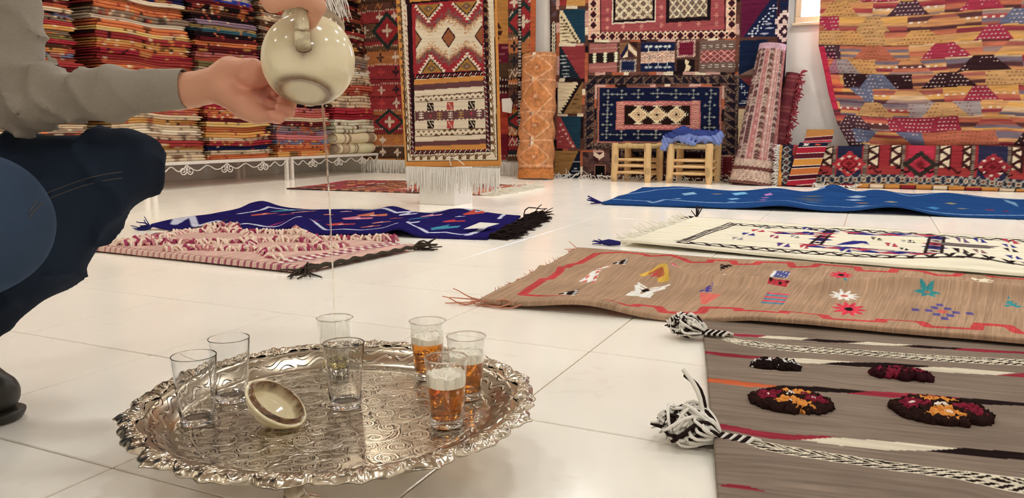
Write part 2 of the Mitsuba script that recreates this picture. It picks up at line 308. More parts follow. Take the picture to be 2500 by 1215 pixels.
def patchwork(W):
    def bx(pts, c):
        W.poly(pts, c)
    # narrow strip at the left
    
    p = [(-2.877,1.469),(-2.812,1.465),(-2.809,1.181),(-2.886,1.184)]
    sash(W, *[(-2.886,2.114),(-2.887,0.92)], .03, 2, (BRN, BLK, (60, 40, 40)))
    for a, b in ([(-2.878,1.684),(-2.809,1.605)], [(-2.878,1.528),(-2.809,1.605)]): W.poly([a, b, (b[0], a[1])], (95, 72, 78))
    bx(p, BLK)
    for i in range(8): z = p[0][1] + (p[3][1] - p[0][1]) * (i + .5) / 8; x = (p[0][0] + p[1][0]) / 2; W.dia(x, z, .022, .038, CR); W.dia(x, z, .012, .022, BLK); W.dia(x, z, .006, .008, CR)
    # left column of half-and-half panels
    q = [(-2.794,1.776),(-2.524,1.756),(-2.522,1.605),(-2.792,1.616)]; bx(q, RED); bx([(-2.695,1.769),(-2.524,1.756),(-2.522,1.608),(-2.721,1.613)], MUS)
    q = [(-2.79,2.105),(-2.529,2.081),(-2.525,1.774),(-2.787,1.794)]; bx(q, TEAL); stepped(W, *[(-2.79,2.105),(-2.525,1.774),(-2.787,1.794)], CR)
    bx([(-2.785,1.585),(-2.522,1.58),(-2.517,1.271),(-2.782,1.274)], TEAL)
    a, b, c = [(-2.765,1.577),(-2.571,1.275),(-2.782,1.275)]; stepped(W, a, b, c, (222, 198, 150)); W.poly([(-2.785,1.579),(-2.754,1.577),(-2.571,1.275),(-2.782,1.275)], (222, 198, 150))
    for x, z in [(-2.764,1.514),(-2.738,1.486),(-2.713,1.454),(-2.695,1.422),(-2.676,1.392),(-2.656,1.363),(-2.639,1.335),(-2.62,1.313),(-2.603,1.287)]: W.dia(x, z, .016, .016, (90, 70, 45))
    for x, z in [(-2.756,1.456),(-2.742,1.429),(-2.732,1.4),(-2.735,1.368),(-2.717,1.334),(-2.717,1.3),(-2.662,1.282)]: W.dia(x, z, .06, .007, (90, 70, 45))
    bx([(-2.782,1.245),(-2.52,1.243),(-2.515,0.945),(-2.779,0.949)], (140, 48, 50)); stepped(W, *[(-2.778,1.242),(-2.576,0.943),(-2.779,0.949)], (30, 42, 48))
    for x, z in [(-2.743,1.158),(-2.739,1.126),(-2.742,1.093),(-2.725,1.058),(-2.714,1.026),(-2.71,0.991),(-2.717,0.966)]: W.dia(x, z, .05, .006, (190, 190, 180))
    
    bx([(-2.797,0.916),(-2.537,0.91),(-2.538,0.619),(-2.794,0.621)], OLV)
    a, b, c = [(-2.562,0.908),(-2.744,0.621),(-2.795,0.912)]; W.poly([c, a, b, (c[0], b[1])], (226, 200, 152)); W.line([a, b], .02, BLK)
    for i in range(11): t = (i + .5) / 11; W.tri(a[0] + (b[0] - a[0]) * t - .012, a[1] + (b[1] - a[1]) * t, .02, .014, BLK, -1)
    for x, z in [(-2.584,0.794),(-2.606,0.752),(-2.623,0.711),(-2.585,0.67),(-2.618,0.628)]: W.box(x - .025, x + .025, z - .006, z + .006, (85, 60, 35))
    bx([(-2.802,0.588),(-2.55,0.59),(-2.555,0.287),(-2.813,0.284)], TEAL); a, b, c = [(-2.766,0.588),(-2.595,0.286),(-2.813,0.284)]; W.poly([[(-2.804,0.588)][0], a, b, c], (150, 55, 52))
    for x, z in [(-2.761,0.512),(-2.737,0.462),(-2.708,0.424),(-2.684,0.38),(-2.659,0.34),(-2.636,0.307)]: W.star(x, z, .018, .018, (225, 180, 165), n=5, inner=.2)
    for x, z in [(-2.774,0.445),(-2.746,0.401),(-2.764,0.352)]: W.dia(x, z, .035, .004, (215, 150, 140))
    bx([(-2.822,0.263),(-2.559,0.266),(-2.555,0.001),(-2.825,0.002)], (26, 30, 40)); stepped(W, *[(-2.571,0.261),(-2.692,0.031),(-2.822,0.259)], (150, 105, 50)); W.poly([(-2.822,0.26),(-2.581,0.261),(-2.687,0.031),(-2.825,0.019)], (150, 105, 50))
    for x, z in [(-2.594,0.16),(-2.606,0.092),(-2.597,0.067),(-2.614,0.033)]: W.dia(x, z, .05, .005, (170, 170, 170))
    bx([(-2.904,0.656),(-2.826,0.655),(-2.818,0.242),(-2.901,0.241)], BLK)
    pz = [(-2.865,0.647),(-2.862,0.245)]
    for i in range(9): z = pz[0][1] + (pz[1][1] - pz[0][1]) * (i + .5) / 9; W.dia(pz[0][0], z, .022, .034, (205, 195, 170)); W.dia(pz[0][0], z, .013, .020, BLK)
    W.box(*[-2.888,-2.817], *[0.906,0.663], (92, 62, 56))
    # the upper carpet with its light diamond border
    
    bx([(-2.513,2.241),(-1.161,2.103),(-1.127,1.239),(-2.502,1.291)], (226, 170, 135)); bx([(-2.386,2.228),(-1.271,2.115),(-1.238,1.313),(-2.374,1.348)], (158, 68, 68))
    W.line([(-2.386,2.228),(-2.374,1.348),(-1.238,1.313),(-1.271,2.115)], .012, (70, 25, 30)); W.line([(-2.513,2.241),(-2.502,1.291),(-1.127,1.239),(-1.161,2.103)], .012, (70, 25, 30))
    def chain(a, b, n):
        a, b = np.array(a), np.array(b); d = (b - a) / n; along = abs(d[0]) > abs(d[1]); L = np.linalg.norm(d)
        for i in range(n * 2 + 1):
            x, z = a + d * i / 2
            for sgn in (-1, 1):
                o = (0, sgn * .028) if along else (sgn * .028, 0); W.dia(x + o[0], z + o[1], L * .20, L * .20, (240, 205, 160))
        for i in range(n + 1):
            x, z = a + d * i; W.dia(x, z, .034, .034, (62, 26, 32))
            if i < n:
                x, z = a + d * (i + .5); o = (0, .016) if along else (.016, 0); W.dia(x + o[0], z + o[1], .012, .012, BLK); W.dia(x - o[0], z - o[1], .012, .012, BLK)
    for ln in ([(-2.442,1.321),(-1.177,1.272)], [(-2.453,2.199),(-2.444,1.425)], [(-1.214,2.076),(-1.184,1.362)]): chain(*ln, 14 if abs(ln[0][0] - ln[1][0]) > .5 else 8)
    for k, (p, q) in enumerate(([(-2.254,2.072),(-1.868,1.436)], [(-1.753,2.026),(-1.379,1.422)])):
        W.box(p[0] - .012, q[0] + .012, q[1] - .014, p[1], (215, 190, 160) if k == 0 else BLK); W.box(p[0], q[0], q[1], p[1], BLK)
        lattice(W, p[0] + .02, q[0] - .02, q[1] + .022, p[1], 4 if k == 0 else 5, 7, (120, 95, 75), (232, 205, 160), ((70, 55, 45), (120, 80, 60), (90, 95, 100)), .17 if k == 0 else .12, 3 + k)
    for x, z in [(-2.307,1.396),(-2.158,1.399),(-1.985,1.389),(-1.803,1.39),(-1.637,1.388),(-1.471,1.385),(-1.314,1.376),(-2.309,1.469),(-2.31,1.554),(-1.317,1.446),(-1.32,1.529),(-1.806,1.468),(-1.808,1.547)]: W.star(x, z, .024, .03, (205, 130, 110), n=6, inner=.12)
    # the row of small panels
    sash(W, *[(-2.522,1.284),(-1.113,1.231)], .022, 1); sash(W, *[(-2.518,0.983),(-1.101,0.95)], .03, 2)
    bx([(-2.481,1.26),(-2.21,1.251),(-2.208,0.992),(-2.485,0.997)], (165, 95, 85)); p, q = [(-2.484,1.17),(-2.21,1.081)]; W.box(p[0], q[0], q[1], p[1], (40, 28, 26))
    for i in range(3):
        x = p[0] + .055 + i * .105
        for j in range(4): W.dia(x, q[1] + .012 + j * .023, .022, .016, (238, 222, 175))
    for z in ([(-2.36,1.21)][0][1], [(-2.356,1.038)][0][1]):
        for i in range(16): W.dia(p[0] + .02 + i * .018, z + .004 * (i % 2), .007, .006, (205, 165, 135))
    bx([(-2.186,1.257),(-2.023,1.257),(-2.02,1.122),(-2.183,1.121)], (130, 88, 52)); W.poly([(-2.104,1.257),(-2.023,1.257),(-2.021,1.184)], (52, 30, 30)); W.poly([(-2.183,1.128),(-2.112,1.246),(-2.111,1.195),(-2.16,1.12)], NAVY)
    W.poly([(-2.104,1.246),(-2.021,1.162),(-2.02,1.122),(-2.103,1.195)], (232, 205, 165)); W.poly([(-2.156,1.12),(-2.11,1.18),(-2.109,1.122)], (232, 205, 165)); W.poly([(-2.103,1.187),(-2.035,1.119),(-2.101,1.121)], (60, 40, 45))
    def ticked(quad, c, t, n=9):
        bx(quad, c); (x0, z0), (x1, z1) = np.min(quad, 0), np.max(quad, 0)
        for i in range(n):
            for z in (z0 + .01, z1 - .01): x = x0 + (x1 - x0) * (i + .5) / n; W.line([(x - .006, z - .008), (x + .006, z + .008)], .006, t)
            for x in (x0 + .01, x1 - .01): z = z0 + (z1 - z0) * (i + .5) / n; W.line([(x - .008, z - .004), (x + .008, z + .004)], .006, t)
    ticked([(-2.183,1.102),(-2.023,1.1),(-2.024,0.986),(-2.184,0.987)], NAVY, (200, 175, 150))
    bx([(-1.985,1.248),(-1.673,1.237),(-1.668,0.982),(-1.982,0.988)], NAVY); p, q = [(-1.983,1.164),(-1.671,1.061)]
    lattice(W, p[0], q[0], q[1], p[1], 4, 2, (195, 150, 125), (225, 190, 155), ((60, 40, 40), (160, 100, 50)), .12, 8)
    for x, z in [(-1.915,1.197),(-1.824,1.193),(-1.742,1.19)]: W.dia(x - .018, z + .012, .022, .014, (195, 195, 180)); W.dia(x + .018, z + .012, .022, .014, (195, 195, 180)); W.line([(x, z), (x, z - .03)], .008, (195, 195, 180))
    for x, z in [(-1.91,1.037),(-1.819,1.034),(-1.737,1.031)]: W.dia(x - .018, z - .012, .022, .012, (175, 180, 175)); W.dia(x + .018, z - .012, .022, .012, (175, 180, 175)); W.line([(x, z), (x, z + .035)], .008, (175, 180, 175))
    ticked([(-1.655,1.25),(-1.491,1.246),(-1.489,1.101),(-1.654,1.104)], (112, 24, 45), (225, 190, 160), 10)
    bx([(-1.653,1.086),(-1.492,1.08),(-1.492,0.973),(-1.653,0.975)], BLK); W.poly([(-1.576,1.083),(-1.539,1.064),(-1.552,1.036),(-1.522,1.017),(-1.543,0.978),(-1.58,0.979),(-1.567,1.029),(-1.582,1.058)], (232, 200, 150))
    bx([(-1.455,1.241),(-1.144,1.229),(-1.143,0.959),(-1.452,0.965)], (112, 85, 72)); p, q = [(-1.444,1.149),(-1.147,1.049)]; lattice(W, p[0], q[0], q[1], p[1], 5, 2, (130, 62, 58), (215, 140, 125), ((60, 30, 34), (185, 110, 95)), .1, 2)
    for z in ([(-1.306,1.185)][0][1], [(-1.3,1.016)][0][1]):
        for i in range(7): W.box(p[0] + .012 + i * .058, p[0] + .046 + i * .058, z - .012, z - .006, (205, 195, 170)); W.box(p[0] + .012 + i * .058, p[0] + .046 + i * .058, z + .006, z + .012, (205, 195, 170))
    # the column at the right
    
    sash(W, *[(-1.147,1.953),(-1.123,0.874)], .03, 9)
    bx([(-1.13,1.951),(-0.839,1.925),(-0.808,1.241),(-1.102,1.252)], (92, 22, 50)); a, b, c = [(-0.841,1.577),(-1.069,1.254),(-0.808,1.241)]; W.poly([a, b, c, [(-0.822,1.576)][0]], NAVY)
    for i in range(12): W.tri(a[0] + (b[0] - a[0]) * (i + .5) / 12, a[1] + (b[1] - a[1]) * (i + .5) / 12, .02, .02, NAVY, 1)
    for x, z in [(-0.844,1.474),(-0.879,1.411),(-0.925,1.37),(-0.965,1.319),(-1.008,1.276)]: cross4(W, x, z, .028, (205, 205, 205))
    for x, z in [(-0.869,1.314),(-0.908,1.271),(-0.879,1.35)]: W.dia(x, z, .04, .010, (165, 165, 175))
    bx([(-0.831,1.924),(-0.718,1.913),(-0.672,0.862),(-0.789,0.865)], (58, 34, 44)); W.poly([(-0.8,1.53),(-0.709,1.524),(-0.773,1.408)], NAVY); W.poly([(-0.7,1.447),(-0.772,1.4),(-0.697,1.395)], (135, 115, 125))
    for x, z in [(-0.752,1.365),(-0.747,1.28)]: W.dia(x, z, .075, .085, (225, 190, 170), 4); W.dia(x, z, .045, .05, (58, 34, 44), 3); W.dia(x, z, .02, .022, (225, 190, 170))
    bx([(-1.112,1.222),(-0.883,1.22),(-0.87,0.933),(-1.106,0.931)], (130, 100, 85)); W.poly([(-1.112,1.222),(-0.883,1.22),(-0.884,1.125),(-0.978,0.993),(-1.106,0.931)], (24, 34, 58))
    
    bx([(-1.11,0.903),(-0.944,0.903),(-0.956,0.663),(-1.104,0.665)], NAVY); W.poly([(-1.09,0.903),(-0.944,0.903),(-0.954,0.787)], (120, 42, 48))
    for x, z in [(-1.079,0.834),(-1.049,0.781),(-1.011,0.736)]: cross4(W, x, z, .02, (190, 195, 190))
    for x, z in [(-1.049,0.708),(-1.049,0.692)]: W.dia(x, z, .05, .005, (190, 195, 190))
    bx([(-1.107,0.64),(-0.995,0.643),(-1.005,0.337),(-1.098,0.337)], (222, 190, 140)); bx([(-1.096,0.308),(-1.02,0.309),(-1.042,0.077),(-1.086,0.076)], (125, 85, 45))
    sash(W, *[(-1.135,0.928),(-1.108,0.208)], .03, 12)
    # the lower carpet: speckled triangles, navy field, three lozenges
    
    bx([(-2.509,0.971),(-1.1,0.936),(-1.087,0.145),(-2.517,0.111)], (52, 36, 34))
    g = np.random.default_rng(3); lo, hi = np.array([(-2.517,0.111),(-1.1,0.936)])
    m = (W.U > lo[0]) & (W.U < hi[0]) & (W.V > lo[1]) & (W.V < hi[1]); h = meshkit.noise(np.stack([W.U * 110, W.V * 170, W.U * 0], -1), 4)
    W.mask(m & (h > .53), (122, 98, 80))
    def teeth(a, b, n, dep):
        a, b = np.array(a), np.array(b); d = (b - a) / n; nn = np.array(dep)
        for i in range(n): W.poly([a + d * i + nn * .12, a + d * (i + .92) + nn, a + d * (i + .92) + nn * .12], (34, 26, 34)); W.line([a + d * i + nn * .12, a + d * (i + .92) + nn], .006, (120, 84, 62))
    
    teeth(*[(-2.492,0.883),(-1.777,0.869)], 8, (0, .085)); teeth(*[(-1.118,0.856),(-1.762,0.869)], 8, (0, .085))
    teeth(*[(-2.505,0.138),(-2.516,0.891)], 9, (.105, 0)); teeth(*[(-1.098,0.156),(-1.121,0.857)], 9, (-.10, 0)); teeth(*[(-2.416,0.272),(-1.164,0.285)], 14, (0, -.10))
    q = [(-2.38,0.346),(-1.241,0.353),(-1.261,0.839),(-2.381,0.862)]; bx(q, (22, 27, 52))
    for a, b in zip(q, q[1:] + q[:1]): W.line([a, b], .016, (165, 98, 80))
    for a, b in (([(-2.422,0.87)][0], [(-1.229,0.849)][0]), ([(-2.41,0.862)][0], [(-2.413,0.334)][0]), ([(-1.236,0.842)][0], [(-1.219,0.342)][0])): sash(W, a, b, .022, 4)
    bx([(-2.209,0.465),(-1.419,0.461),(-1.428,0.717),(-2.206,0.726)], (176, 96, 88)); bx([(-2.126,0.511),(-1.515,0.505),(-1.518,0.675),(-2.126,0.684)], (38, 22, 18))
    for zz in ([(-1.84,0.702)][0][1], [(-1.834,0.487)][0][1]): zed(W, [(-2.182,0.715)][0][0], [(-1.449,0.703)][0][0], zz, .018, 14, .007, (232, 150, 130))
    for x in ([(-2.168,0.601)][0][0], [(-1.471,0.595)][0][0]):
        for i in range(13): z = [(-2.165,0.48)][0][1] + i * .019; W.line([(x - .032, z), (x, z + .012), (x + .032, z)], .006, (225, 165, 130))
    for x, z in [(-1.991,0.6),(-1.818,0.598),(-1.641,0.597)]:
        a, b = .088, .074; W.dia(x, z, a, b, (228, 196, 142), 9); W.dia(x, z, a * .72, b * .72, (190, 120, 92)); W.dia(x, z, a * .62, b * .62, (228, 196, 142)); W.dia(x, z, a * .42, b * .42, (120, 60, 45)); W.dia(x, z, a * .34, b * .34, (228, 196, 142)); W.dia(x, z, a * .2, b * .2, (70, 36, 26))
        for s in (1, -1):
            W.line([(x - .04, z + s * .080), (x + .04, z + s * .080)], .008, (228, 200, 160))
            for i in range(-6, 7): W.line([(x + i * .016, z + s * (b * (1 - abs(i) * .016 / a))), (x + i * .016 + .008, z + s * (b * (1 - abs(i) * .016 / a) + .014))], .005, (228, 200, 160))
    G_ = (140, 142, 126)
    
    tl = [(-2.288,0.791),(-2.156,0.788),(-1.997,0.789),(-1.818,0.789)]; lc = [(-2.29,0.694),(-2.293,0.608),(-2.295,0.511)]; bt = [(-2.298,0.421),(-2.152,0.417),(-1.988,0.421),(-1.822,0.421)]
    
    tr = [(-1.651,0.781),(-1.494,0.778),(-1.34,0.775)]; rc = [(-1.345,0.676),(-1.345,0.573),(-1.341,0.481)]
    for x, z in tl + tr + lc + bt + rc: cross4(W, x, z, .040, G_)
    W.line(tl + tr, .004, G_); W.line(lc, .007, G_); W.line(rc, .006, G_); W.line(bt, .004, G_)
    # the bottom row
    
    bx([(-2.532,0.262),(-2.264,0.265),(-2.259,0.008),(-2.533,0.001)], (78, 52, 48)); g = np.random.default_rng(5)
    x0, z0 = [(-2.528,0.001)][0]; x1, z1 = [(-2.264,0.265)][0]
    for i in range(5):
        for j in range(6):
            x, z = x0 + (x1 - x0) * i / 5, z0 + (z1 - z0) * j / 6; w_, h_ = (x1 - x0) / 5, (z1 - z0) / 6; s = h_ * .8 * (1 if i % 2 else -1)
            W.poly([(x, z), (x + w_, z + s), (x + w_, z + s + h_), (x, z + h_)], ((78, 52, 48), (100, 68, 60), (58, 38, 38), (92, 60, 50))[g.integers(4)] if not (i in (2, 3) and j > 3) else ((226, 195, 165) if (i + j) % 2 else (60, 25, 28)))
    bx([(-2.412,0.134),(-2.301,0.136),(-2.301,0.007),(-2.41,0.004)], (170, 110, 90)); bx([(-2.405,0.128),(-2.309,0.13),(-2.308,0.007),(-2.403,0.004)], (16, 9, 12))
    sash(W, *[(-2.822,0.271),(-2.546,0.272)], .022, 21); sash(W, *[(-2.546,0.27),(-2.546,0.001)], .024, 22); sash(W, *[(-2.537,0.262),(-2.264,0.261)], .016, 23); sash(W, *[(-2.542,0.586),(-2.546,0.278)], .028, 24); sash(W, *[(-2.529,0.914),(-2.537,0.594)], .03, 25)
    sash(W, *[(-2.803,0.605),(-2.533,0.602)], .024, 26); sash(W, *[(-2.81,0.921),(-2.818,0.276)], .03, 27); sash(W, *[(-2.806,0.936),(-2.52,0.926)], .03, 28)
    
    sash(W, *[(-2.807,2.106),(-2.799,0.918)], .035, 29); sash(W, *[(-2.792,1.609),(-2.512,1.593)], .026, 30); sash(W, *[(-2.792,1.263),(-2.513,1.254)], .026, 31); sash(W, *[(-2.516,2.08),(-2.507,0.91)], .032, 32)
    
    ticked([(-1.232,0.232),(-1.118,0.241),(-1.114,0.05),(-1.229,0.047)], (105, 32, 36), (215, 165, 140), 8); bx([(-1.583,0.261),(-1.404,0.263),(-1.402,0.204),(-1.581,0.201)], (40, 18, 22))
    bx([(-1.28,0.189),(-1.239,0.19),(-1.238,0.081),(-1.276,0.08)], (190, 150, 135))

hang('patchwork_carpet', 'huge dark patchwork carpet of navy, rose and cream panels hung behind the stools', [(-2.847,-0.004),(-0.725,0.007),(-0.73,2.602),(-2.913,2.898)], 420, 410, patchwork, .90, wav=.03, seed=4, grain=.12)
g = np.random.default_rng(2); roots = np.array([(-2.86 + 1.95 * t, 6.99, .03) for t in np.sort(g.uniform(0, 1, 150))])
put('fringe', threads(roots, (0, -1, -.55), .09, .0045, 3, .5, n=6, floor=0, curl=.18), 'shade_white', 'patchwork_carpet', label='loose white fringe on the floor', kind='stuff')

# ---- the red banded kilims at the far end of the back wall
def red_bands(W, x0, x1, seed, skew=0):
    g = np.random.default_rng(seed); z = .16
    pal = [(160, 48, 52), (90, 62, 46), (164, 52, 52), (40, 46, 52), (190, 112, 56), (108, 64, 50), (142, 42, 46), (116, 80, 54)]
    W.box(x0, x1, -.1, .2, (206, 128, 50)); i = 0
    while z < 2.7:
        h = g.choice([.05, .09, .13, .15]); c = pal[(i * 3 + g.integers(2)) % len(pal)]; W.box(x0, x1, z, z + h, c); n = int((x1 - x0) / .16)
        for k in range(n):
            x = x0 + (k + .5) * (x1 - x0) / n; d = (230, 205, 175) if g.random() < .5 else ((40, 40, 46), (205, 130, 50), (190, 60, 60))[g.integers(3)]
            if h > .1: W.star(x, z + h / 2, .05, h * .38, d, c, n=4, inner=.25)
            elif h > .06: W.line([(x - .05, z + .02), (x - .02, z + h - .02), (x + .01, z + .02), (x + .04, z + h - .02)], .010, d)
        for k in range(int((x1 - x0) / .03)): W.box(x0 + k * .03, x0 + k * .03 + .016, z - .008, z + .006, (222, 195, 165) if i % 2 else BLK)
        z += h; i += 1
    for zz, r in ((.55, .14), (1.5, .2)):
        x = (x0 + x1) / 2
        W.dia(x, zz, .2, r, (40, 56, 50)); W.dia(x, zz, .15, r * .72, (165, 40, 46)); W.star(x, zz, .07, .07, (226, 200, 165), n=4, inner=.2)
K1 = [(-5.121,0.128),(-3.356,0.168),(-3.395,3.296),(-5.132,3.562)]
hang('banded_kilim', 'red and brown banded kilim with pale motifs beside the last stack of rugs', K1, 200, 240, lambda W: (red_bands(W, K1[0][0], K1[0][0] + .75, 5), red_bands(W, K1[0][0] + .75, K1[1][0] + .1, 11)), 1.1, y=7.06, seed=8, base=RED)
put('fringe', threads([(K1[0][0] + (K1[1][0] - K1[0][0]) * t, 7.045, .145) for t in np.linspace(0, 1, 230)], (0, -.03, -1), .125, .005, 4, .05, n=4, sides=3), 'shade_white', 'banded_kilim', label='white fringe', kind='stuff')
def strip_paint(W):
    u0, u1 = W.U.min(), W.U.max()
    for a, b, c in ((.1, .42, (110, 24, 34)), (.42, .74, (165, 52, 32)), (.74, .83, (96, 24, 34)), (.83, .98, (52, 26, 26)), (.98, 1.12, (78, 54, 34)), (1.12, 1.3, (100, 22, 40)), (1.3, 2.9, (186, 122, 48))): W.box(u0, u1, a, b, c)
    for z in np.arange(.83, .98, .02):
        for k in range(9): W.box(u0 + .02 + k * .03, u0 + .034 + k * .03, z, z + .005, (205, 180, 150))
    for z in np.arange(1.14, 1.3, .02): W.box(u0, u1, z, z + .003, (150, 90, 80))
    W.dia((u0 + u1) / 2, 1.42, .06, .11, (60, 26, 28))
    for z in np.arange(1.33, 1.52, .02): W.box(u0, u1, z, z + .005, (186, 122, 48))
hang('maroon_kilim', 'narrow kilim of mustard, maroon and rust fields hung beside the pillar', [(-3.553,0.212),(-3.323,0.215),(-3.321,3.274),(-3.537,3.307)], 50, 200, strip_paint, 1.0, y=7.03, wav=.006, seed=3, base=RED)
K3 = [(-3.337,0.157),(-3.041,0.161),(-3.027,3.232),(-3.347,3.282)]
def col_paint(W):
    red_bands(W, K3[0][0] - .02, K3[1][0] + .08, 23); x = K3[0][0]
    W.box(x + .12, x + .16, .2, 2.2, (45, 28, 30))
    for z in np.arange(.2, 2.2, .03): W.box(x + .125, x + .155, z, z + .012, (222, 200, 175)); W.tri(x + .27, z, .03, .01, (210, 180, 150)) if int(z * 100) % 2 else None
    W.box(K3[1][0] - .045, K3[1][0] + .2, .0, 2.2, (206, 96, 44))
hang('column_kilim', 'red kilim with orange edge and pale figures hung behind the orange roll', K3, 60, 240, col_paint, 1.1, y=7.04, wav=.006, seed=6, base=RED)
put('fringe', threads([(K3[0][0] + (K3[1][0] - K3[0][0]) * t, 7.02, .14) for t in np.linspace(0, 1, 40)], (0, -.03, -1), .12, .005, 5, .06, n=4, sides=3), 'shade_white', 'column_kilim', label='white fringe', kind='stuff')

# ---- the cream and red kilim hung on the pillar
def pillar_kilim(W):
    
    def B(pts, c): W.poly(pts, c)
    OR, PB, CRM, DK = (206, 132, 48), (104, 62, 60), (222, 200, 164), (44, 22, 26)
    B([(-2.703,1.557),(-2.008,1.489),(-1.975,0.241),(-2.618,0.228)], OR)
    B([(-2.656,1.552),(-2.019,1.49),(-1.991,0.28),(-2.623,0.262)], (40, 22, 18)); B([(-2.65,1.552),(-2.024,1.491),(-1.998,0.285),(-2.615,0.268)], CRM)
    B([(-2.605,1.547),(-2.064,1.495),(-2.038,0.328),(-2.591,0.307)], DK)
    B([(-2.57,1.544),(-2.093,1.498),(-2.09,0.8),(-2.563,0.791)], (160, 35, 42))
    B([(-2.559,0.76),(-2.085,0.771),(-2.068,0.345),(-2.56,0.332)], CRM)
    for q, c in (([(-2.559,0.756),(-2.086,0.77),(-2.085,0.743),(-2.56,0.727)], OR), ([(-2.56,0.727),(-2.085,0.743),(-2.084,0.71),(-2.559,0.692)], PB), ([(-2.56,0.385),(-2.072,0.405),(-2.071,0.376),(-2.561,0.357)], PB), ([(-2.561,0.357),(-2.071,0.376),(-2.068,0.345),(-2.56,0.332)], OR), ([(-2.556,0.567),(-2.08,0.578),(-2.078,0.523),(-2.556,0.513)], PB)): B(q, c)
    for a, b in (([(-2.553,0.656),(-2.084,0.676)]), ([(-2.552,0.625),(-2.083,0.641)]), ([(-2.557,0.456),(-2.076,0.467)]), ([(-2.557,0.418),(-2.075,0.433)])): W.line([a, b], .005, (88, 60, 34))
    for a, b in (([(-2.547,0.646),(-2.085,0.662)]), ([(-2.552,0.437),(-2.078,0.451)])):
        a, b = np.array(a), np.array(b)
        for i in range(13):
            x, z = a + (b - a) * (i + .5) / 13; W.tri(x, z + .007, .013, .006, (100, 70, 42), -1); W.tri(x + .016, z - .008, .013, .006, (100, 70, 42), 1)
    for a, b in (([(-2.556,0.567),(-2.08,0.578)]), ([(-2.556,0.513),(-2.078,0.523)])):
        a, b = np.array(a), np.array(b)
        for i in range(36): x, z = a + (b - a) * i / 36; W.box(x, x + .006, z - .004, z + .004, CRM if i % 2 else PB)
    for x, z in [(-2.447,0.595),(-2.448,0.49),(-2.166,0.603),(-2.165,0.491)]:
        W.box(x - .023, x + .023, z - .024, z + .024, (36, 22, 18)); W.line([(x - .010, z + .017), (x + .012, z - .017)], .005, CRM); W.line([(x - .022, z - .003), (x - .010, z - .011)], .004, CRM); W.line([(x + .010, z + .011), (x + .022, z + .003)], .004, CRM)
    for x, z in [(-2.31,0.598),(-2.312,0.489)]:
        W.box(x - .023, x + .023, z - .024, z + .024, (178, 62, 58)); W.line([(x - .010, z + .016), (x + .012, z - .016)], .005, CRM); W.dia(x, z, .010, .010, (200, 110, 85))
    for (x, z), c in zip([(-2.513,0.543),(-2.447,0.541),(-2.384,0.543),(-2.31,0.544),(-2.237,0.547),(-2.168,0.552),(-2.115,0.553)], ((228, 208, 180), (190, 50, 70), (190, 150, 70), (228, 208, 180), (190, 150, 70), (190, 50, 70), (228, 208, 180))):
        if c[1] > 60:
            for dz in (-.014, 0, .014): W.line([(x - .015, z + dz), (x + .015, z + dz)], .005, c)
            W.line([(x, z - .017), (x, z + .017)], .005, c)
        else: W.dia(x, z, .007, .011, c)
    def greek(a, b, n, w, c=(112, 78, 48)):
        a, b = np.array(a), np.array(b); d = (b - a) / n; t = d / np.linalg.norm(d); nn = np.array([-t[1], t[0]]); L = np.linalg.norm(d)
        for i in range(n):
            o = a + d * i; P = lambda s, r: o + t * s * L + nn * r * w
            W.poly([P(.02, -.5), P(.42, -.5), P(.42, .25), P(.02, .25)], c); W.line([P(.42, .1), P(.98, .48)], w * .22, c); W.line([P(.06, .3), P(.5, .5)], w * .2, c)
    greek(*[(-2.658,1.263),(-2.607,0.285)], 19, .030); greek(*[(-2.07,1.221),(-2.02,0.299)], 19, .030); greek(*[(-2.586,0.287),(-2.041,0.304)], 10, .030)
    g = np.random.default_rng(3)
    def zig(a, b, n):
        a, b = np.array(a), np.array(b); d = (b - a) / n; t = d / np.linalg.norm(d); nn = np.array([-t[1], t[0]])
        for i in range(n):
            o = a + d * i; c = (218, 196, 170) if i % 2 else (150, 48, 56); W.line([o - nn * .006, o + d * .75 + nn * .006], .005, c)
    zig(*[(-2.62,1.261),(-2.576,0.317)], 64); zig(*[(-2.1,1.223),(-2.053,0.333)], 64); zig(*[(-2.585,0.319),(-2.057,0.34)], 30); zig(*[(-2.559,0.774),(-2.087,0.783)], 26)
    # the upper field: a stepped cream star chain between saw-toothed triangles
    
    RD, GR = (160, 35, 42), (122, 88, 72)
    (cx, cz), (ex, ez) = [(-2.316,0.995),(-2.09,1.127)]; A = abs(ex - cx)
    qx = (W.U - cx) / A; qz = (W.V - cz) / A; inside = (np.abs(qx) < 1.0) & (np.abs(qz) < 1.0)
    st = 14; sx = np.floor(np.abs(qx) * st + .5) / st; sz = np.floor(np.abs(qz) * st * 1.3 + .5) / (st * 1.3)
    fold_ = np.minimum(sx, 1.05 - sx)                        # lozenges centred on the middle and on both edges
    d = sz + fold_ * .62
    W.mask(inside & (d < .68), GR); W.mask(inside & (d < .58), (178, 130, 92)); W.mask(inside & (d < .52), (214, 184, 142)); W.mask(inside & (d < .46), (224, 202, 164))
    h = meshkit.noise(np.stack([W.U * 130, W.V * 200, W.U * 0], -1), 3); W.mask(inside & (d < .68) & (d > .54) & (h > .60), RD); W.mask(inside & (d < .74) & (d > .66) & (h > .55), (118, 86, 84)); W.mask(inside & (d < .58) & (d > .36) & (h > .66), (190, 140, 92))
    for dx in (-1.02 * A, 0, .98 * A):
        n = 9
        for c, s in ((DK, 1.0), ((150, 84, 46), .82)): W.mask(inside & (np.floor(np.abs(W.U - cx - dx) / (.046 * s) * 7) / 7 + np.abs(W.V - cz) / (.056 * s) < 1), c)
    W.box(cx - A * 1.06, cx - A * 1.0, cz - A, cz + A, RD); W.box(cx + A, cx + A * 1.03, cz - A, cz + A, RD)
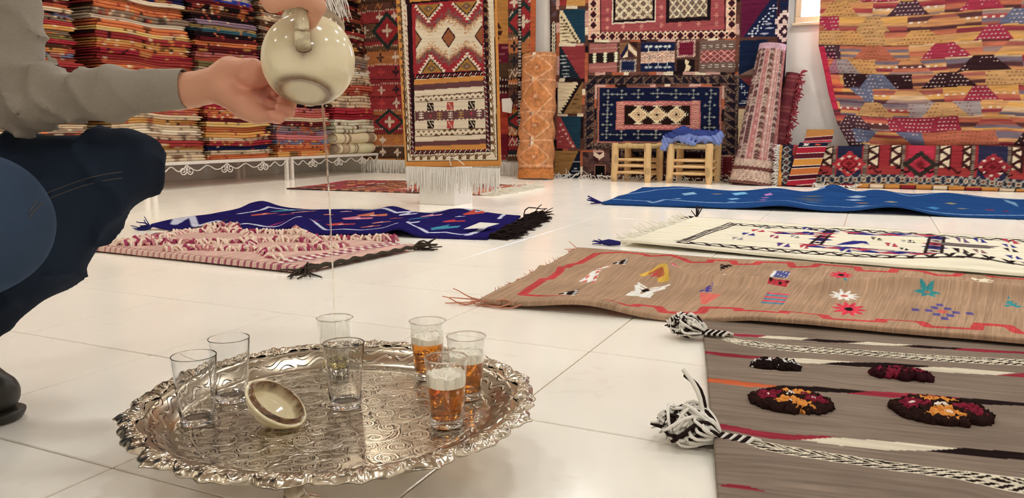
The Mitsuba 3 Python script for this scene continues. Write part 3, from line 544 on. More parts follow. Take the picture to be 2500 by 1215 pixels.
    for p, q, r in ([(-2.506,0.794),(-2.44,0.874),(-2.36,0.798)], [(-2.272,0.8),(-2.192,0.875),(-2.122,0.801)], [(-2.528,1.193),(-2.453,1.118),(-2.371,1.191)], [(-2.274,1.191),(-2.189,1.117),(-2.123,1.191)]):
        p, q, r = map(np.array, (p, q, r))
        for e0, e1, sg in ((q, p, -1), (q, r, 1)):
            for i in range(6):
                o = e0 + (e1 - e0) * i / 5.2; up = 1 if q[1] > p[1] else -1
                W.poly([o + (sg * .004, .012 * up), o + (sg * .026, .012 * up), o + (sg * .015, -.006 * up), o + (-sg * .004, -.006 * up)], (230, 205, 170))
        o = q + (0, .018 * (1 if q[1] > p[1] else -1)); W.tri(o[0], o[1], .017, .010, (230, 205, 170), -1 if q[1] > p[1] else 1)
        W.poly([p, q, r], (164, 112, 40)); m_ = (p + q + r) / 3; W.dia(*m_, .032, .020, (116, 88, 60), 5); W.dia(*m_, .008, .006, (210, 140, 110))
        for e0, e1 in ((q, p), (q, r)):
            W.line([e0, e1], .005, BLK)
            for i in range(9): o = e0 + (e1 - e0) * i / 9; W.line([o, o + (.0, .010 * (1 if q[1] > p[1] else -1))], .004, BLK)
    W.box(*[-2.611,-2.073], 1.202, 3, (44, 22, 26))
    W.box(*[-2.58,-2.083], 1.214, 3, (206, 132, 48))

PK, _ = hang('pillar_kilim', 'tall cream and red kilim with striped lower half hung on the white pillar', [(-2.635,0.23),(-1.975,0.25),(-2.021,1.84),(-2.706,1.928)], 200, 390, pillar_kilim, .92, y=4.085, wav=.012, seed=2, base=MUS, grain=.05)
g = np.random.default_rng(6); fr = np.array([(-2.62,0.235),(-1.978,0.254)])
put('fringe', threads([(fr[0][0] + (fr[1][0] - fr[0][0]) * t, 4.075 - .01 * g.random(), .235) for t in np.linspace(0, 1, 260)], (0, -.04, -1), .125, .0042, 7, .05, n=5, sides=4), 'shade_white', PK, label='long white fringe', kind='stuff')
lp = spline([(-2.30, 4.068, .245), (-2.30, 4.05, .29), (-2.25, 4.045, .285), (-2.20, 4.05, .25)], 16); put('cord', tube(lp, .003, 5), 'shade_white', PK, label='loop of white cord')

# ---- the zigzag kilim hung slack beside the window
def trapezoids(W):
    e = W.e; U, V = W.U, W.V + .012 * np.sin(W.U * 5 + 1) + .05 * (W.U - .3) * .25; h, p = .113, .50
    r = np.floor(V / h).astype(int); t = V / h - r
    hr = lambda *k: (np.sin(sum(a * b for a, b in zip(k, (12.9898, 78.233, 37.719, 11.13)))) * 43758.5453) % 1
    o = hr(r, 1) * .16 + (r % 2) * .25; c = np.floor((U + o) / p).astype(int); x = U + o - (c + .5) * p
    wid = .75 + .5 * hr(r, c, 3); up = np.abs(x) < (.165 - .105 * t) * wid
    pal = np.array([alb(q, e) for q in ((184, 130, 68), (152, 38, 58), (146, 128, 120), (50, 28, 30), (100, 60, 60), (92, 94, 112), (140, 36, 52), (180, 132, 76), (166, 86, 58), (70, 42, 48))])
    warm = np.array([alb(q, e) for q in ((198, 140, 60), (176, 92, 62), (140, 108, 98), (186, 130, 74), (130, 44, 52), (108, 92, 98), (184, 120, 68), (84, 46, 46), (196, 156, 110), (158, 58, 56), (152, 78, 64), (190, 134, 70))])
    k = hr(r, c, up * 5 + 2); solid = pal[(k * len(pal)).astype(int) % len(pal)]
    cool = k < .22; nb = 3 + (hr(r, c, up + 7) * 3).astype(int); b = np.floor(t * nb); frac = t * nb - b
    b0 = warm[(hr(r, c, b, up * 3) * len(warm)).astype(int) % len(warm)]; b1 = warm[(hr(r, c, b + 1, up * 3) * len(warm)).astype(int) % len(warm)]
    s = np.clip((frac - .55) * 4, 0, 1)[..., None]; striped = b0 * (1 - s) + b1 * s
    sol = np.where(up, hr(r, c, 9) < .72, hr(r, c, 13) < .30); W.C[:] = np.where(sol[..., None], solid, striped)
    dash = (((U * 34 + r * .3 + np.floor(t * 4) * .5) % 1) < .5) & (np.abs((t * 4) % 1 - .5) < .10); flo = (np.abs(((U * 15) % 1) - .5) < .22) & (np.abs(t * 2 % 1 - .5) < .16) & (np.hypot((U * 15) % 1 - .5, (t * 2) % 1 - .5) > .12)
    flo = dash & (np.abs(((U * 5) % 1) - .5) < .3); m = np.where(hr(r, c, 21) < .6, dash, flo) & sol; lum = solid.mean(-1)
    W.C[m & (lum < .2)] = alb((215, 180, 165), e) * .8; W.C[m & (lum >= .2)] = alb((120, 66, 44), e)
    m2 = (np.abs(t - .5) < .05) & (((U * 18) % 1) < .4) & ~sol & (k > .6); W.C[m2] = alb((215, 190, 165), e)
    W.C[(t < .035)] *= .6
    W.C[(W.u0 < .045) & (W.V > .62) & (W.V < 1.14)] = alb((176, 26, 56), e); W.C[(W.u0 < .11) & (W.u0 > .045) & (W.V > .75) & (W.V < 1.1)] *= (1.1, .6, .8)
zl = np.array([(-0.523,2.835),(-0.473,1.511),(-0.468,1.152),(-0.416,0.952),(-0.367,0.752),(-0.29,0.517),(-0.185,0.329)])[::-1]
zv, zu = np.meshgrid(np.linspace(.325, 2.4, 290), np.linspace(0, 2.4, 370), indexing='ij')
left = np.interp(zv, zl[:, 1], zl[:, 0]); ZU = left + zu * (1 - (left + .49) / 2.6 * .5)
W = Weave(ZU - (left - left.min()) * .6, zv, MUS, .82); W.u0 = zu; trapezoids(W); W.grain(.10, 9, 160, 4)
fold = .035 * np.sin(zv * 26 + 2.2 * np.sin(zu * 2.3) + zu * 3) * np.clip(1.1 - zv, 0, 1) ** 1.2 * np.clip(zu * 3, 0, 1) + .05 * vn(np.stack([zu.ravel() * 1.4, zv.ravel() * 1.4, zu.ravel() * 0], 1), 1, 5, 3).reshape(zu.shape)
wob = .012 * np.sin(zu * 7 + 1) + .01 * np.sin(zu * 17)
zP = np.stack([ZU, 6.99 - fold - .10 * np.clip(.75 - zv, 0, .5), zv + wob * np.clip(.8 - zv, 0, 1)], -1)
m, c = sheet(zP, W.C, (0, .010, 0)); put('zigzag_kilim', m, 'cloth', label='large kilim of mustard and crimson trapezoids hung slack beside the window', cat='rug', color=c, smooth=True)

# ---- long carpet folded along the foot of the wall
def folded_long(W):
    
    Bq = lambda pts, c: W.poly(pts, c)
    RED_, NV, CRM, DB, GY = (150, 36, 42), (38, 40, 60), (226, 200, 160), (62, 30, 28), (132, 112, 92)
    T_ = lambda x: 170 + (x - 500) * .012
    Bq([(-0.434,0.161),(1.253,0.172),(1.215,0.593),(-0.458,0.611)], RED_)
    for q, c in (([(-0.739,0.696),(-0.705,0.696),(-0.669,-0.015),(-0.715,-0.017)], (208, 132, 40)), ([(-0.705,0.696),(-0.615,0.694),(-0.583,0.004),(-0.674,0.001)], (34, 34, 46)), ([(-0.457,0.163),(0.277,0.175),(1.254,0.157),(1.26,0.088),(0.281,0.115),(-0.453,0.1)], (158, 48, 46)), ([(-0.453,0.097),(0.281,0.11),(1.26,0.088),(1.267,0.015),(0.286,0.042),(-0.449,0.025)], (42, 42, 56)), ([(-0.449,0.025),(0.286,0.042),(1.267,0.015),(1.273,-0.058),(-0.446,-0.041)], (205, 135, 50))): Bq(q, c)
    for x0, x1, k in (([(-0.37,0.45),(-0.297,0.45)], 0, 0), ([(-0.042,0.45),(0.033,0.45)], 0, 0), ([(0.121,0.45),(0.193,0.45)], 0, 0), ([(0.461,0.45),(0.532,0.45)], 0, 0), ([(0.616,0.45),(0.673,0.45)], 0, 0), ([(0.935,0.45),(1.001,0.45)], 0, 0), ([(1.069,0.45),(1.13,0.45)], 0, 0)):
        a, b = x0[0][0], x0[1][0]; zb = [(-0.008,0.173)][0][1] - .02 * max(0, a - .3); W.box(a, b, zb, .5, CRM)
        zs = np.linspace(zb - .01, zb + .36, 9); W.line([((a if i % 2 else b), z) for i, z in enumerate(zs)], .022, DB); W.box(a - .008, a + .006, zb, .5, DB); W.box(b - .006, b + .008, zb, .5, DB)
    for a, b in ([(-0.294,0.45),(-0.273,0.45)], [(-0.076,0.45),(-0.046,0.45)], [(0.2,0.45),(0.224,0.45)], [(0.429,0.45),(0.457,0.45)], [(0.678,0.45),(0.699,0.45)], [(0.91,0.45),(0.932,0.45)]): W.box(a[0], b[0], .075, .5, GY); [W.box(a[0], b[0], z, z + .004, DB) for z in np.arange(.09, .4, .014)]
    for (a, b), bg, c1, c2 in (([(-0.264,0.45),(-0.082,0.45)], NV, (176, 40, 48), (222, 190, 160)), ([(0.238,0.45),(0.422,0.45)], (186, 36, 62), (52, 44, 38), (150, 36, 46)), ([(0.721,0.45),(0.908,0.45)], (44, 42, 66), (150, 38, 46), (222, 190, 165))):
        zb = .085 - .03 * max(0, a[0] - .3); W.box(a[0], b[0], zb, .5, bg); x = (a[0] + b[0]) / 2; z = zb + .105
        W.dia(x, z, .12, .10, c1, 8); W.dia(x, z, .075, .062, bg if bg[0] > 100 else (120, 26, 34)); W.dia(x, z, .05, .04, c2 if bg[0] > 100 else c1); W.dia(x, z, .03, .026, (110, 24, 30))
        if bg[0] < 100:
            for i in range(8): W.dia(x + .075 * math.cos(i * PI / 4), z + .062 * math.sin(i * PI / 4), .014, .012, c2)
    for i, (x, z) in enumerate([(-0.378,0.129),(-0.182,0.136),(0.016,0.138),(0.209,0.142),(0.379,0.146),(0.566,0.146),(0.736,0.141),(0.901,0.131),(1.072,0.127)]): W.line([(x - .04, z + .012), (x - .02, z + .022), (x, z + .004), (x + .02, z - .018), (x + .045, z - .008)], .012, (40, 22, 24))
    for i, (x, z) in enumerate([(-0.39,0.061),(-0.328,0.063),(-0.257,0.063),(-0.185,0.063),(-0.122,0.065),(-0.06,0.066),(0.013,0.068),(0.086,0.069),(0.146,0.07),(0.217,0.071),(0.281,0.071),(0.34,0.072),(0.398,0.072),(0.46,0.072),(0.532,0.071),(0.585,0.07),(0.649,0.068),(0.699,0.067),(0.765,0.064),(0.823,0.061),(0.872,0.058),(0.933,0.055),(0.991,0.051),(1.054,0.047),(1.117,0.043)]):
        for s in (1, -1): W.line([(x - .034, z - s * .034), (x + .034, z + s * .034)], .009, (160, 152, 136))
        W.dia(x, z, .022, .022, (190, 172, 140)); W.dia(x, z, .012, .012, (110, 40, 34))
    for i, (x, z) in enumerate([(-0.647,0.298),(-0.647,0.244),(-0.646,0.194),(-0.646,0.146),(-0.645,0.098),(-0.645,0.048)]): W.dia(x, z, .034, .034, (168, 162, 142)); W.dia(x, z, .024, .024, (34, 34, 46)); W.dia(x, z, .012, .012, (120, 60, 40))
    for i in range(26):
        x = -.45 + i * .11; c = ((226, 200, 165), (205, 135, 50), (150, 34, 42), (205, 135, 50))[i % 4]; z = .02 - .022 * max(0, x - .3); W.box(x, x + .105, -.1, z + .012, c); W.box(x + .1, x + .11, -.1, z + .012, DB)
L_ = 300; sx = np.linspace(-.70, 2.45, L_)
prof = np.array([(.02, .0), (-.005, .012), (-.012, .06), (-.006, .12), (-.010, .20), (-.004, .28), (.01, .318), (.04, .335), (.10, .338), (.16, .33), (.2, .30), (.205, .2), (.205, .1), (.20, .0)])
pr = lerp_path(prof, 110); wv = .012 * np.sin(sx * 4.1) + .008 * np.sin(sx * 9 + 1)
LY = 6.715 + .055 * (sx + .65); P = np.stack([np.broadcast_to(sx, (110, L_)), LY[None] + pr[:, 0:1] + .006 * np.sin(sx * 11)[None], pr[:, 1:2] * (1 + wv[None])], -1)
arc = np.r_[0, np.cumsum(np.linalg.norm(np.diff(pr, axis=0), axis=1))]
W = Weave(P[..., 0], np.broadcast_to(arc[:, None] - .02, (110, L_)).copy(), RED, 1.0); folded_long(W); W.grain(.1, 9, 200, 9)
FL_ = put('folded_carpet', *(lambda r: (r[0], 'cloth'))(sheet(P, W.C, (0, .004, 0))), label='long red and navy carpet folded low along the foot of the wall', cat='rug', color=sheet(P, W.C, (0, .004, 0))[1], smooth=True)
g = np.random.default_rng(8)
put('fringe', threads([(-.70, 6.712 + .02 * g.random(), z) for z in np.linspace(.02, .34, 90)], (-1, -.05, -.45), .05, .004, 9, .25, n=5, curl=.08, floor=0), 'shade_white', FL_, label='white fringe at the left end', kind='stuff')
put('floor_fringe', threads([(x, 6.70, .02) for x in np.linspace(-.42, -.12, 26)], (.5, -1, -.5), .09, .006, 10, .6, n=6, floor=0, curl=.2), 'shade_white', FL_, label='white fringe on the floor', kind='stuff')

# the narrow striped runner laid over it
pth = np.array([(6.682, .012), (6.690, .12), (6.694, .24), (6.705, .335), (6.76, .352), (6.84, .352), (6.90, .38), (6.965, .46)]); cb, ct, cf = [(-0.529,0.021)][0][0], [(-0.449,0.326)][0][0], [(-0.416,0.39)][0][0]; ctr = np.array([cb, cb + .35 * (ct - cb), cb + .7 * (ct - cb), ct, ct + .2 * (cf - ct), ct + .5 * (cf - ct), ct + .8 * (cf - ct), cf])
pp = spline(np.c_[pth, ctr], 220); ac = np.r_[0, np.cumsum(np.linalg.norm(np.diff(pp[:, :2], axis=0), axis=1))]; un = np.linspace(-.105, .105, 50)
P = np.stack([pp[:, 2][:, None] + un[None], pp[:, 0][:, None] + 0 * un[None] + .006 * np.sin(un * 30)[None], pp[:, 1][:, None] - .12 * un[None] * np.clip(ac / .2, 0, 1)[:, None] * (ac < .36)[:, None] * .5 + .004], -1)
W = Weave(np.broadcast_to(un[None], (220, 50)).copy(), np.broadcast_to(ac[:, None], (220, 50)) - un[None] * .12, RED, 1.0); v = 0
for w_, c_ in ((.045, (168, 22, 46)), (.04, (70, 18, 30)), (.055, (196, 104, 38)), (.02, (40, 20, 26)), (.055, (214, 138, 36)), (.045, (92, 30, 40)), (.05, (176, 20, 44)), (.075, (30, 30, 46)), (.05, (205, 140, 50)), (.04, (40, 26, 34)), (.04, (180, 30, 56)), (.05, (86, 28, 38)), (.09, (186, 120, 50))):
    W.box(-.2, .2, v, v + w_, c_); W.box(-.2, .2, v - .003, v + .003, (226, 200, 175)); v += w_
for x, c_ in ((-.05, (226, 205, 180)), (.035, (200, 70, 40))): W.dia(x - .012, .345, .012, .010, c_); W.dia(x + .012, .345, .012, .010, c_); W.tri(x, .335, .022, .012, c_)
m, c = sheet(P, W.C, (0, .004, -.004)); put('striped_runner', m, 'cloth', label='narrow runner striped crimson, orange and maroon laid over the folded carpet', cat='rug', color=c, smooth=True)


# ---- rolled carpets leaning on the wall
def roll(name, label, a, b, r0, r1, flat, paint, e, nt=160, na=90, dent=None, seed=0, spiral=3):
    a, b = np.array(a, float), np.array(b, float); t = np.linspace(0, 1, nt); ang = np.linspace(0, 2 * PI, na)
    ax = (b - a) / np.linalg.norm(b - a); u = np.cross([0, 1.0, 0], ax); u /= np.linalg.norm(u); w = np.cross(ax, u)
    A, Tt = np.meshgrid(ang, t); R = (r0 + (r1 - r0) * Tt)
    if dent is not None: R = R * (1 + dent(A, Tt))
    P = a + (b - a) * Tt[..., None] + R[..., None] * (np.cos(A)[..., None] * u + flat * np.sin(A)[..., None] * w)
    P[..., 2] = np.maximum(P[..., 2], .004)
    W = Weave(A, Tt, BRN, e); paint(W); W.grain(.1, 8, 60, seed)
    f = quads(nt, na); v = P.reshape(-1, 3); ms = [mesh(v, f)]; cols = [W.C.reshape(-1, 3)]
    for end, tt, s in ((0, 0, -1), (nt - 1, 1, 1)):   # the wound layers at each end
        th = np.linspace(0, spiral * 2 * PI, 120); q = 1 - .75 * th / th[-1]; rr = (r0, r1)[tt]
        c = (a, b)[tt] + (q * rr)[:, None] * (np.cos(th)[:, None] * u + flat * np.sin(th)[:, None] * w) * .97
        lo, hi = c - ax * .03, c + ax * s * .004; lo[:, 2] = np.maximum(lo[:, 2], .004); hi[:, 2] = np.maximum(hi[:, 2], .004)
        ring = np.stack([lo, hi, hi - (c - (a, b)[tt]) * .06, lo - (c - (a, b)[tt]) * .06]); mm = mesh(ring.reshape(-1, 3), quads(4, 120)); ms.append(mm); cols.append(np.tile(W.C[end].mean(0) * .9, (len(mm.vertices), 1)))
    return put(name, cat(ms), 'cloth', label=label, cat='rug', color=np.clip(np.vstack(cols), 0, .9), smooth=True)
def pink_roll(W):
    g = np.random.default_rng(4); x = 0
    while x < 2 * PI:
        w_ = g.choice([.16, .28, .34]); c = ((172, 98, 92), (150, 112, 92), (184, 112, 104), (128, 92, 84))[g.integers(4)]; W.box(x, x + w_, 0, 1, c); W.box(x + w_ - .03, x + w_, 0, 1, (208, 168, 150))
        if c[0] > 160:
            for z in np.arange(.2, 1, .014): W.dia(x + w_ / 2, z, .04, .005, (222, 190, 165))
        else:
            for z in np.arange(.18, 1, .022): W.line([(x + .02, z), (x + w_ / 2, z + .012), (x + w_ - .04, z)], .012, (190, 160, 138) if g.random() < .5 else (92, 52, 50))
        x += w_
    W.box(0, 7, 0, .17, (130, 88, 72)); W.box(0, 7, .96, 1, (206, 160, 165))
    for z in np.arange(.01, .17, .013): W.line([(k * .11, z + (.008 if k % 2 else 0)) for k in range(60)], .012, (206, 172, 145) if g.random() < .7 else (110, 60, 52))
roll('rolled_pink_carpet', 'rose striped carpet rolled and leaning upright beside the patchwork carpet', (-.925, 6.765, 0), (-.825, 6.945, 1.17), .178, .108, .55, pink_roll, 1.05, dent=lambda a, t: .03 * np.sin(a * 3 + t * 6) + .05 * np.exp(-t * 9), seed=2)
def plum(W):
    W.mask(W.U > -1, (104, 40, 46)); W.box(1.5, 4, 0, 1, (84, 50, 46))
    for z in np.arange(0, 1, .03): W.box(0, 7, z, z + .008, (134, 66, 62))
PR = roll('rolled_plum_carpet', 'thin plum carpet with a shaggy edge rolled up behind the rose striped roll', (-.80, 6.93, 0), (-.655, 7.02, .93), .075, .06, .8, plum, .8, nt=60, na=40, seed=3)
g = np.random.default_rng(11); t = g.uniform(.1, 1, 160)
put('shag', threads(np.stack([-.80 + .145 * t + .06, 6.93 + .09 * t - .03, .93 * t], 1), (1, -.5, -.2), .05, .008, 4, .6, n=4, curl=.1), mat('plum_wool', {'type': 'twosided', 'b': {'type': 'diffuse', 'reflectance': rgb((124, 44, 50), .55)}}), PR, label='shaggy edge', kind='stuff')
def ochre(W):
    W.mask(W.U > -1, (200, 128, 74)); W.box(0, .9, 0, 1, (188, 118, 72)); W.box(4.6, 4.75, 0, 1, (232, 205, 165)); W.box(4.5, 4.6, 0, 1, (150, 98, 80))
    c = (226, 160, 108)
    for z, a in ((.17, .10), (.42, .10), (.65, .14), (.88, .09)):
        W.dia(1.5 * PI + .1, z, 1.0, a, (206, 128, 66)); q = [(1.5 * PI + .1 + 1.0 * math.cos(k * PI / 2), z + a * math.sin(k * PI / 2)) for k in range(4)]; W.line(q, .016, c, True); W.star(1.5 * PI + .1, z, .34, a * .32, (186, 104, 56), n=8, inner=.4); W.star(1.5 * PI + .1, z, .16, a * .16, (222, 170, 116), n=6, inner=.3)
    for z in (.10, .30, .53, .78, .97): W.line([(k * .1, z + .004 * (k % 2)) for k in range(64)], .012, c)
    h = meshkit.noise(np.stack([W.U * 5, W.V * 24, W.U * 0], -1), 8); W.C *= (1 - .16 * np.clip((h - .45) * 3, 0, 1))[..., None]
    W.box(0, 7, 0, .075, (196, 116, 48)); W.line([(0, .08), (7, .08)], .01, (170, 96, 50))
def crumple(a, t): return .075 * np.sin(t * 34 + 2 * np.sin(a * 2)) * np.clip(1.05 - abs(t - .36) * 2.6, 0, 1) - .10 * np.exp(-((t - .44) / .08) ** 2) * (np.cos(a - 6.0) > .3) + .05 * np.exp(-((t - .2) / .09) ** 2) * np.cos(a - 3.2) + .03 * np.sin(a * 2 + t * 5)
roll('rolled_orange_carpet', 'faded orange carpet rolled and slumped upright beside the pillar', (-2.89, 6.73, 0), (-2.93, 6.90, 1.165), .175, .178, .6, ochre, .9, dent=crumple, seed=5, nt=220, na=140)

# paper tag by the pillar
tg = [(-3.377,0.767),(-3.279,0.773),(-3.248,0.726),(-3.27,0.624),(-3.368,0.641)]
m = trimesh.creation.extrude_polygon(__import__('shapely').Polygon([(x, z) for x, z in tg]), .002); v = m.vertices.copy(); v[:, 2] += .02 * np.sin(v[:, 0] * 60); m = mesh(np.stack([v[:, 0], 6.98 - v[:, 2], v[:, 1]], 1), m.faces)
put('paper_tag', m, 'shade_white', label='crumpled white paper tag pinned beside the pillar kilim', cat='tag', smooth=False)

# ---- rush stools
mat('stool_wood', {'type': 'twosided', 'b': {'type': 'principled', 'base_color': proc(lambda p, n, uv: mix((.66, .42, .19), (.78, .55, .29), fbm(p.x * 30, p.y * 30, p.z * 5)) * (1 - .3 * smoothstep(.70, .78, noise(p.x * 22, p.y * 22, p.z * 10)))), 'roughness': .55, 'specular': .3}})
mat('rush', {'type': 'twosided', 'b': {'type': 'diffuse', 'reflectance': proc(lambda p, n, uv: mix((.56, .39, .18), (.74, .58, .32), noise(p.x * 90, p.y * 90, p.z * 90)))}})
def stool(o, ang, label, w=.31, dpt=.29, h=.345):
    k = thing('rush_stool', label, 'stool', 'rush stools before the patchwork carpet')
    c, s = math.cos(ang), math.sin(ang); M = lambda p: np.stack([o[0] + p[:, 0] * c - p[:, 1] * s, o[1] + p[:, 0] * s + p[:, 1] * c, p[:, 2]], 1)
    def P(name, m, b='stool_wood', **kw): return put(name, mesh(M(np.asarray(m.vertices)), m.faces), b, k, smooth=40, **kw)
    g = np.random.default_rng(int(o[0] * -100))
    for x in (0, w):
        for y in (0, dpt):
            lx, ly = x + (.006 if x else -.006), y
            P('leg', tube([(lx, ly, 0), (lx, ly, .05), (x, ly, .15), (x, ly, h - .03), (x, ly, h - .006), (x, ly, h)], [.024, .030, .033, .033, .031, .022], 10))
    for y in (0, dpt):
        for z in (.085, .145, .20): P('rung', tube([(.0, y, z), (w * .5, y, z + g.uniform(-.004, .004)), (w, y, z)], [.010, .0135, .010], 8))
    for x in (0, w):
        for z in (.07, .13, .185): P('rung', tube([(x, 0, z), (x, dpt * .5, z + .003), (x, dpt, z)], [.010, .0145, .010], 8))
    ms = []
    for a, b in (((0, 0), (w, 0)), ((w, 0), (w, dpt)), ((w, dpt), (0, dpt)), ((0, dpt), (0, 0))):   # four rails wound with rush
        a, b = np.array([*a, h - .028]), np.array([*b, h - .028]); n = 26; tt = np.linspace(.09, .91, n * 3); ms.append(tube(a + (b - a) * tt[:, None], .019 + .003 * np.sin(np.arange(n * 3) * 2.1), 10))
    u = np.linspace(.05, .95, 31); uu, vv = np.meshgrid(u, u); e = np.minimum(np.minimum(uu, 1 - uu), np.minimum(vv, 1 - vv)); zz = h - .012 - .012 * np.clip(e * 3, 0, 1) + .0022 * np.sin(e * 150)
    ms.append(sheet(np.stack([uu * w, vv * dpt, zz], -1), np.zeros((31, 31, 3)), (0, 0, -.02))[0])
    P('seat', cat(ms), 'rush', label='woven rush seat')
stool((-2.105, 6.708), -.12, 'light wooden stool with a bare rush seat standing before the patchwork carpet')
stool((-1.600, 6.700), -.06, 'light wooden rush stool with a blue scarf heaped on it', w=.335)
# the scarf
g = np.random.default_rng(9)
def sc_sdf(P):
    d = bones_sdf(P, [((-1.63, 6.70, .385), (-1.50, 6.70, .435), .045, .055), ((-1.50, 6.70, .43), (-1.36, 6.72, .40), .055, .05), ((-1.36, 6.72, .40), (-1.22, 6.76, .405), .05, .048), ((-1.64, 6.72, .37), (-1.655, 6.66, .305), .040, .026), ((-1.22, 6.76, .41), (-1.20, 6.70, .36), .045, .03), ((-1.55, 6.82, .40), (-1.40, 6.86, .42), .05, .05), ((-1.50, 6.67, .38), (-1.40, 6.655, .345), .03, .02), ((-1.30, 6.70, .38), (-1.24, 6.75, .38), .035, .03)], .03)
    return d - .0065 * np.sin(105 * (P[:, 2] + .55 * np.sin(P[:, 0] * 11) * .3 + P[:, 0] * .35 + .05 * vn(P * 9, 1, 4, 2))) - .010 * vn(P * 14, 1, 2, 2)
sc = nets(sc_sdf, (-1.72, 6.58, .28), (-1.15, 6.96, .52), .0075); sv = np.asarray(sc.vertices); nn = vn(sv * 4, 1, 6, 3) + .30 * ((sv[:, 0] + 1.47) ** 2 * -9 + (sv[:, 2] - .395) * 3)
cs = np.where((nn > .02)[:, None], alb((52, 64, 120), .85), alb((116, 130, 178), .85)); put('blue_scarf', sc, 'yarn', label='crumpled light and dark blue scarf heaped on the right stool', cat='scarf', color=cs, smooth=True)

# ---------------------------------------------------------------- shelves of folded rugs
PAL = dict(cream=(222, 194, 150), ivory=(230, 210, 174), beige=(196, 170, 130), taupe=(146, 120, 96), grey=(138, 122, 110), brown=(98, 60, 40), dark_brown=(66, 38, 30), black=(38, 24, 26), maroon=(100, 30, 34), red=(160, 48, 46), crimson=(164, 36, 50), rust=(176, 78, 52), coral=(196, 92, 76), orange=(206, 110, 54), mustard=(200, 142, 64), yellow=(212, 172, 92), olive=(124, 106, 60), navy=(40, 40, 74), blue=(44, 62, 150), slate=(116, 122, 146), teal=(56, 100, 108), pink=(198, 110, 104), lilac=(150, 120, 132))
SHX, SHZ = -4.9, .215        # shelf front, shelf top
def shelf(y0, y1, label):
    k = thing('wall_shelf', label, 'shelf', None)
    for y in (y0 + .02, y1 - .02):
        for x in (SHX - .02, SHX - .62): put('leg', box(x - .016, x + .016, y - .016, y + .016, 0, SHZ - .02, .003), 'white_paint', k, smooth=False)
    put('frame', cat([box(SHX - .035, SHX, y0, y1, SHZ - .026, SHZ, .003), box(SHX - .64, SHX - .605, y0, y1, SHZ - .026, SHZ, .003), box(SHX - .64, SHX, y0, y0 + .03, SHZ - .026, SHZ, .003), box(SHX - .64, SHX, y1 - .03, y1, SHZ - .026, SHZ, .003)] + [box(SHX - .61, SHX - .03, y, y + .03, SHZ - .022, SHZ - .002) for y in np.linspace(y0 + .2, y1 - .2, 6)]), 'white_paint', k, smooth=False)
    L = y1 - y0; xs = SHX - .012
    for c in (y0 + L * .22, y0 + L * .5, y0 + L * .78):   # wrought scrolls hanging from the front rail
        for s in (1, -1):
            th = np.linspace(0, 2.6 * PI, 34); r = .034 * (1 - .72 * th / th[-1]); q = np.stack([th * 0 + xs, c + s * (.036 - r * np.cos(th)), SHZ - .075 - r * np.sin(th)], 1)
            put('scroll', tube(np.vstack([[xs, c + s * .012, SHZ - .03], q]), .0045, 6), 'white_paint', k)
    for c, d in ((y0 + .03, y0 + L * .22), (y0 + L * .22, y0 + L * .5), (y0 + L * .5, y0 + L * .78), (y0 + L * .78, y1 - .03)):
        put('wavy_bar', tube(spline([(xs, c, SHZ - .03), (xs, c + (d - c) * .3, SHZ - .075), (xs, (c + d) / 2, SHZ - .04), (xs, d - (d - c) * .3, SHZ - .075), (xs, d, SHZ - .03)], 24), .0045, 6), 'white_paint', k)
shelf(2.62, 4.09, 'white iron shelf with scrolls behind the crouching person'); shelf(4.12, 5.63, 'white iron shelf with scrolls carrying the two orange and cream stacks'); shelf(5.66, 7.09, 'white iron shelf with scrolls at the far corner beside the banded kilim')

def folded_mesh(L, D, h, layers, seed, sag, zb, front):
    """a rug folded into 'layers' plies, length L along y, front folds towards +x; sag(y) bends it, front(y, ply) moves its front edge"""
    g = np.random.default_rng(seed); ny = 34; y = np.linspace(0, L, ny); th = h / layers; V, Fc, o = [], [], 0; prm = []
    for k in range(layers):
        r = th / 2 * 1.02; ang = np.linspace(-PI / 2, PI / 2, 7)
        fr = front(y) + .012 * (vn(np.stack([y * 4, y * 0 + k * 3.1 + seed, y * 0], 1), 1, 3, 2)) + g.uniform(-.006, .004); zc = zb + th * (k + .5)
        sec = [(-D, -r)] + [(r * 1.15 * math.cos(a) - r, r * math.sin(a)) for a in ang] + [(-D, r)]
        sec = np.array(sec); m = len(sec)
        e0, e1 = g.uniform(-.012, .012, 2); yy = y.copy(); yy[0] += e0; yy[-1] += e1
        shrink = np.ones(ny); shrink[[0, -1]] = .55; shrink[[1, -2]] = .95
        X = sec[None, :, 0] + fr[:, None]; Z = zc + sec[None, :, 1] * shrink[:, None] + sag(y)[:, None]; Yy = np.repeat(yy[:, None], m, 1)
        v = np.stack([X, Yy, Z], -1).reshape(-1, 3); f = quads(ny, m)
        cap = [(0, i + 1, i) for i in range(1, m - 1)] + [((ny - 1) * m, (ny - 1) * m + i, (ny - 1) * m + i + 1) for i in range(1, m - 1)]
        V.append(v); Fc.append(np.vstack([f[:, ::-1], np.array(cap)]) + o); o += len(v); prm.append(np.stack([Yy.ravel(), np.full(v.shape[0], k), np.tile(np.linspace(0, 1, m), ny)], 1))
    return mesh(np.vstack(V), np.vstack(Fc)), np.vstack(prm)
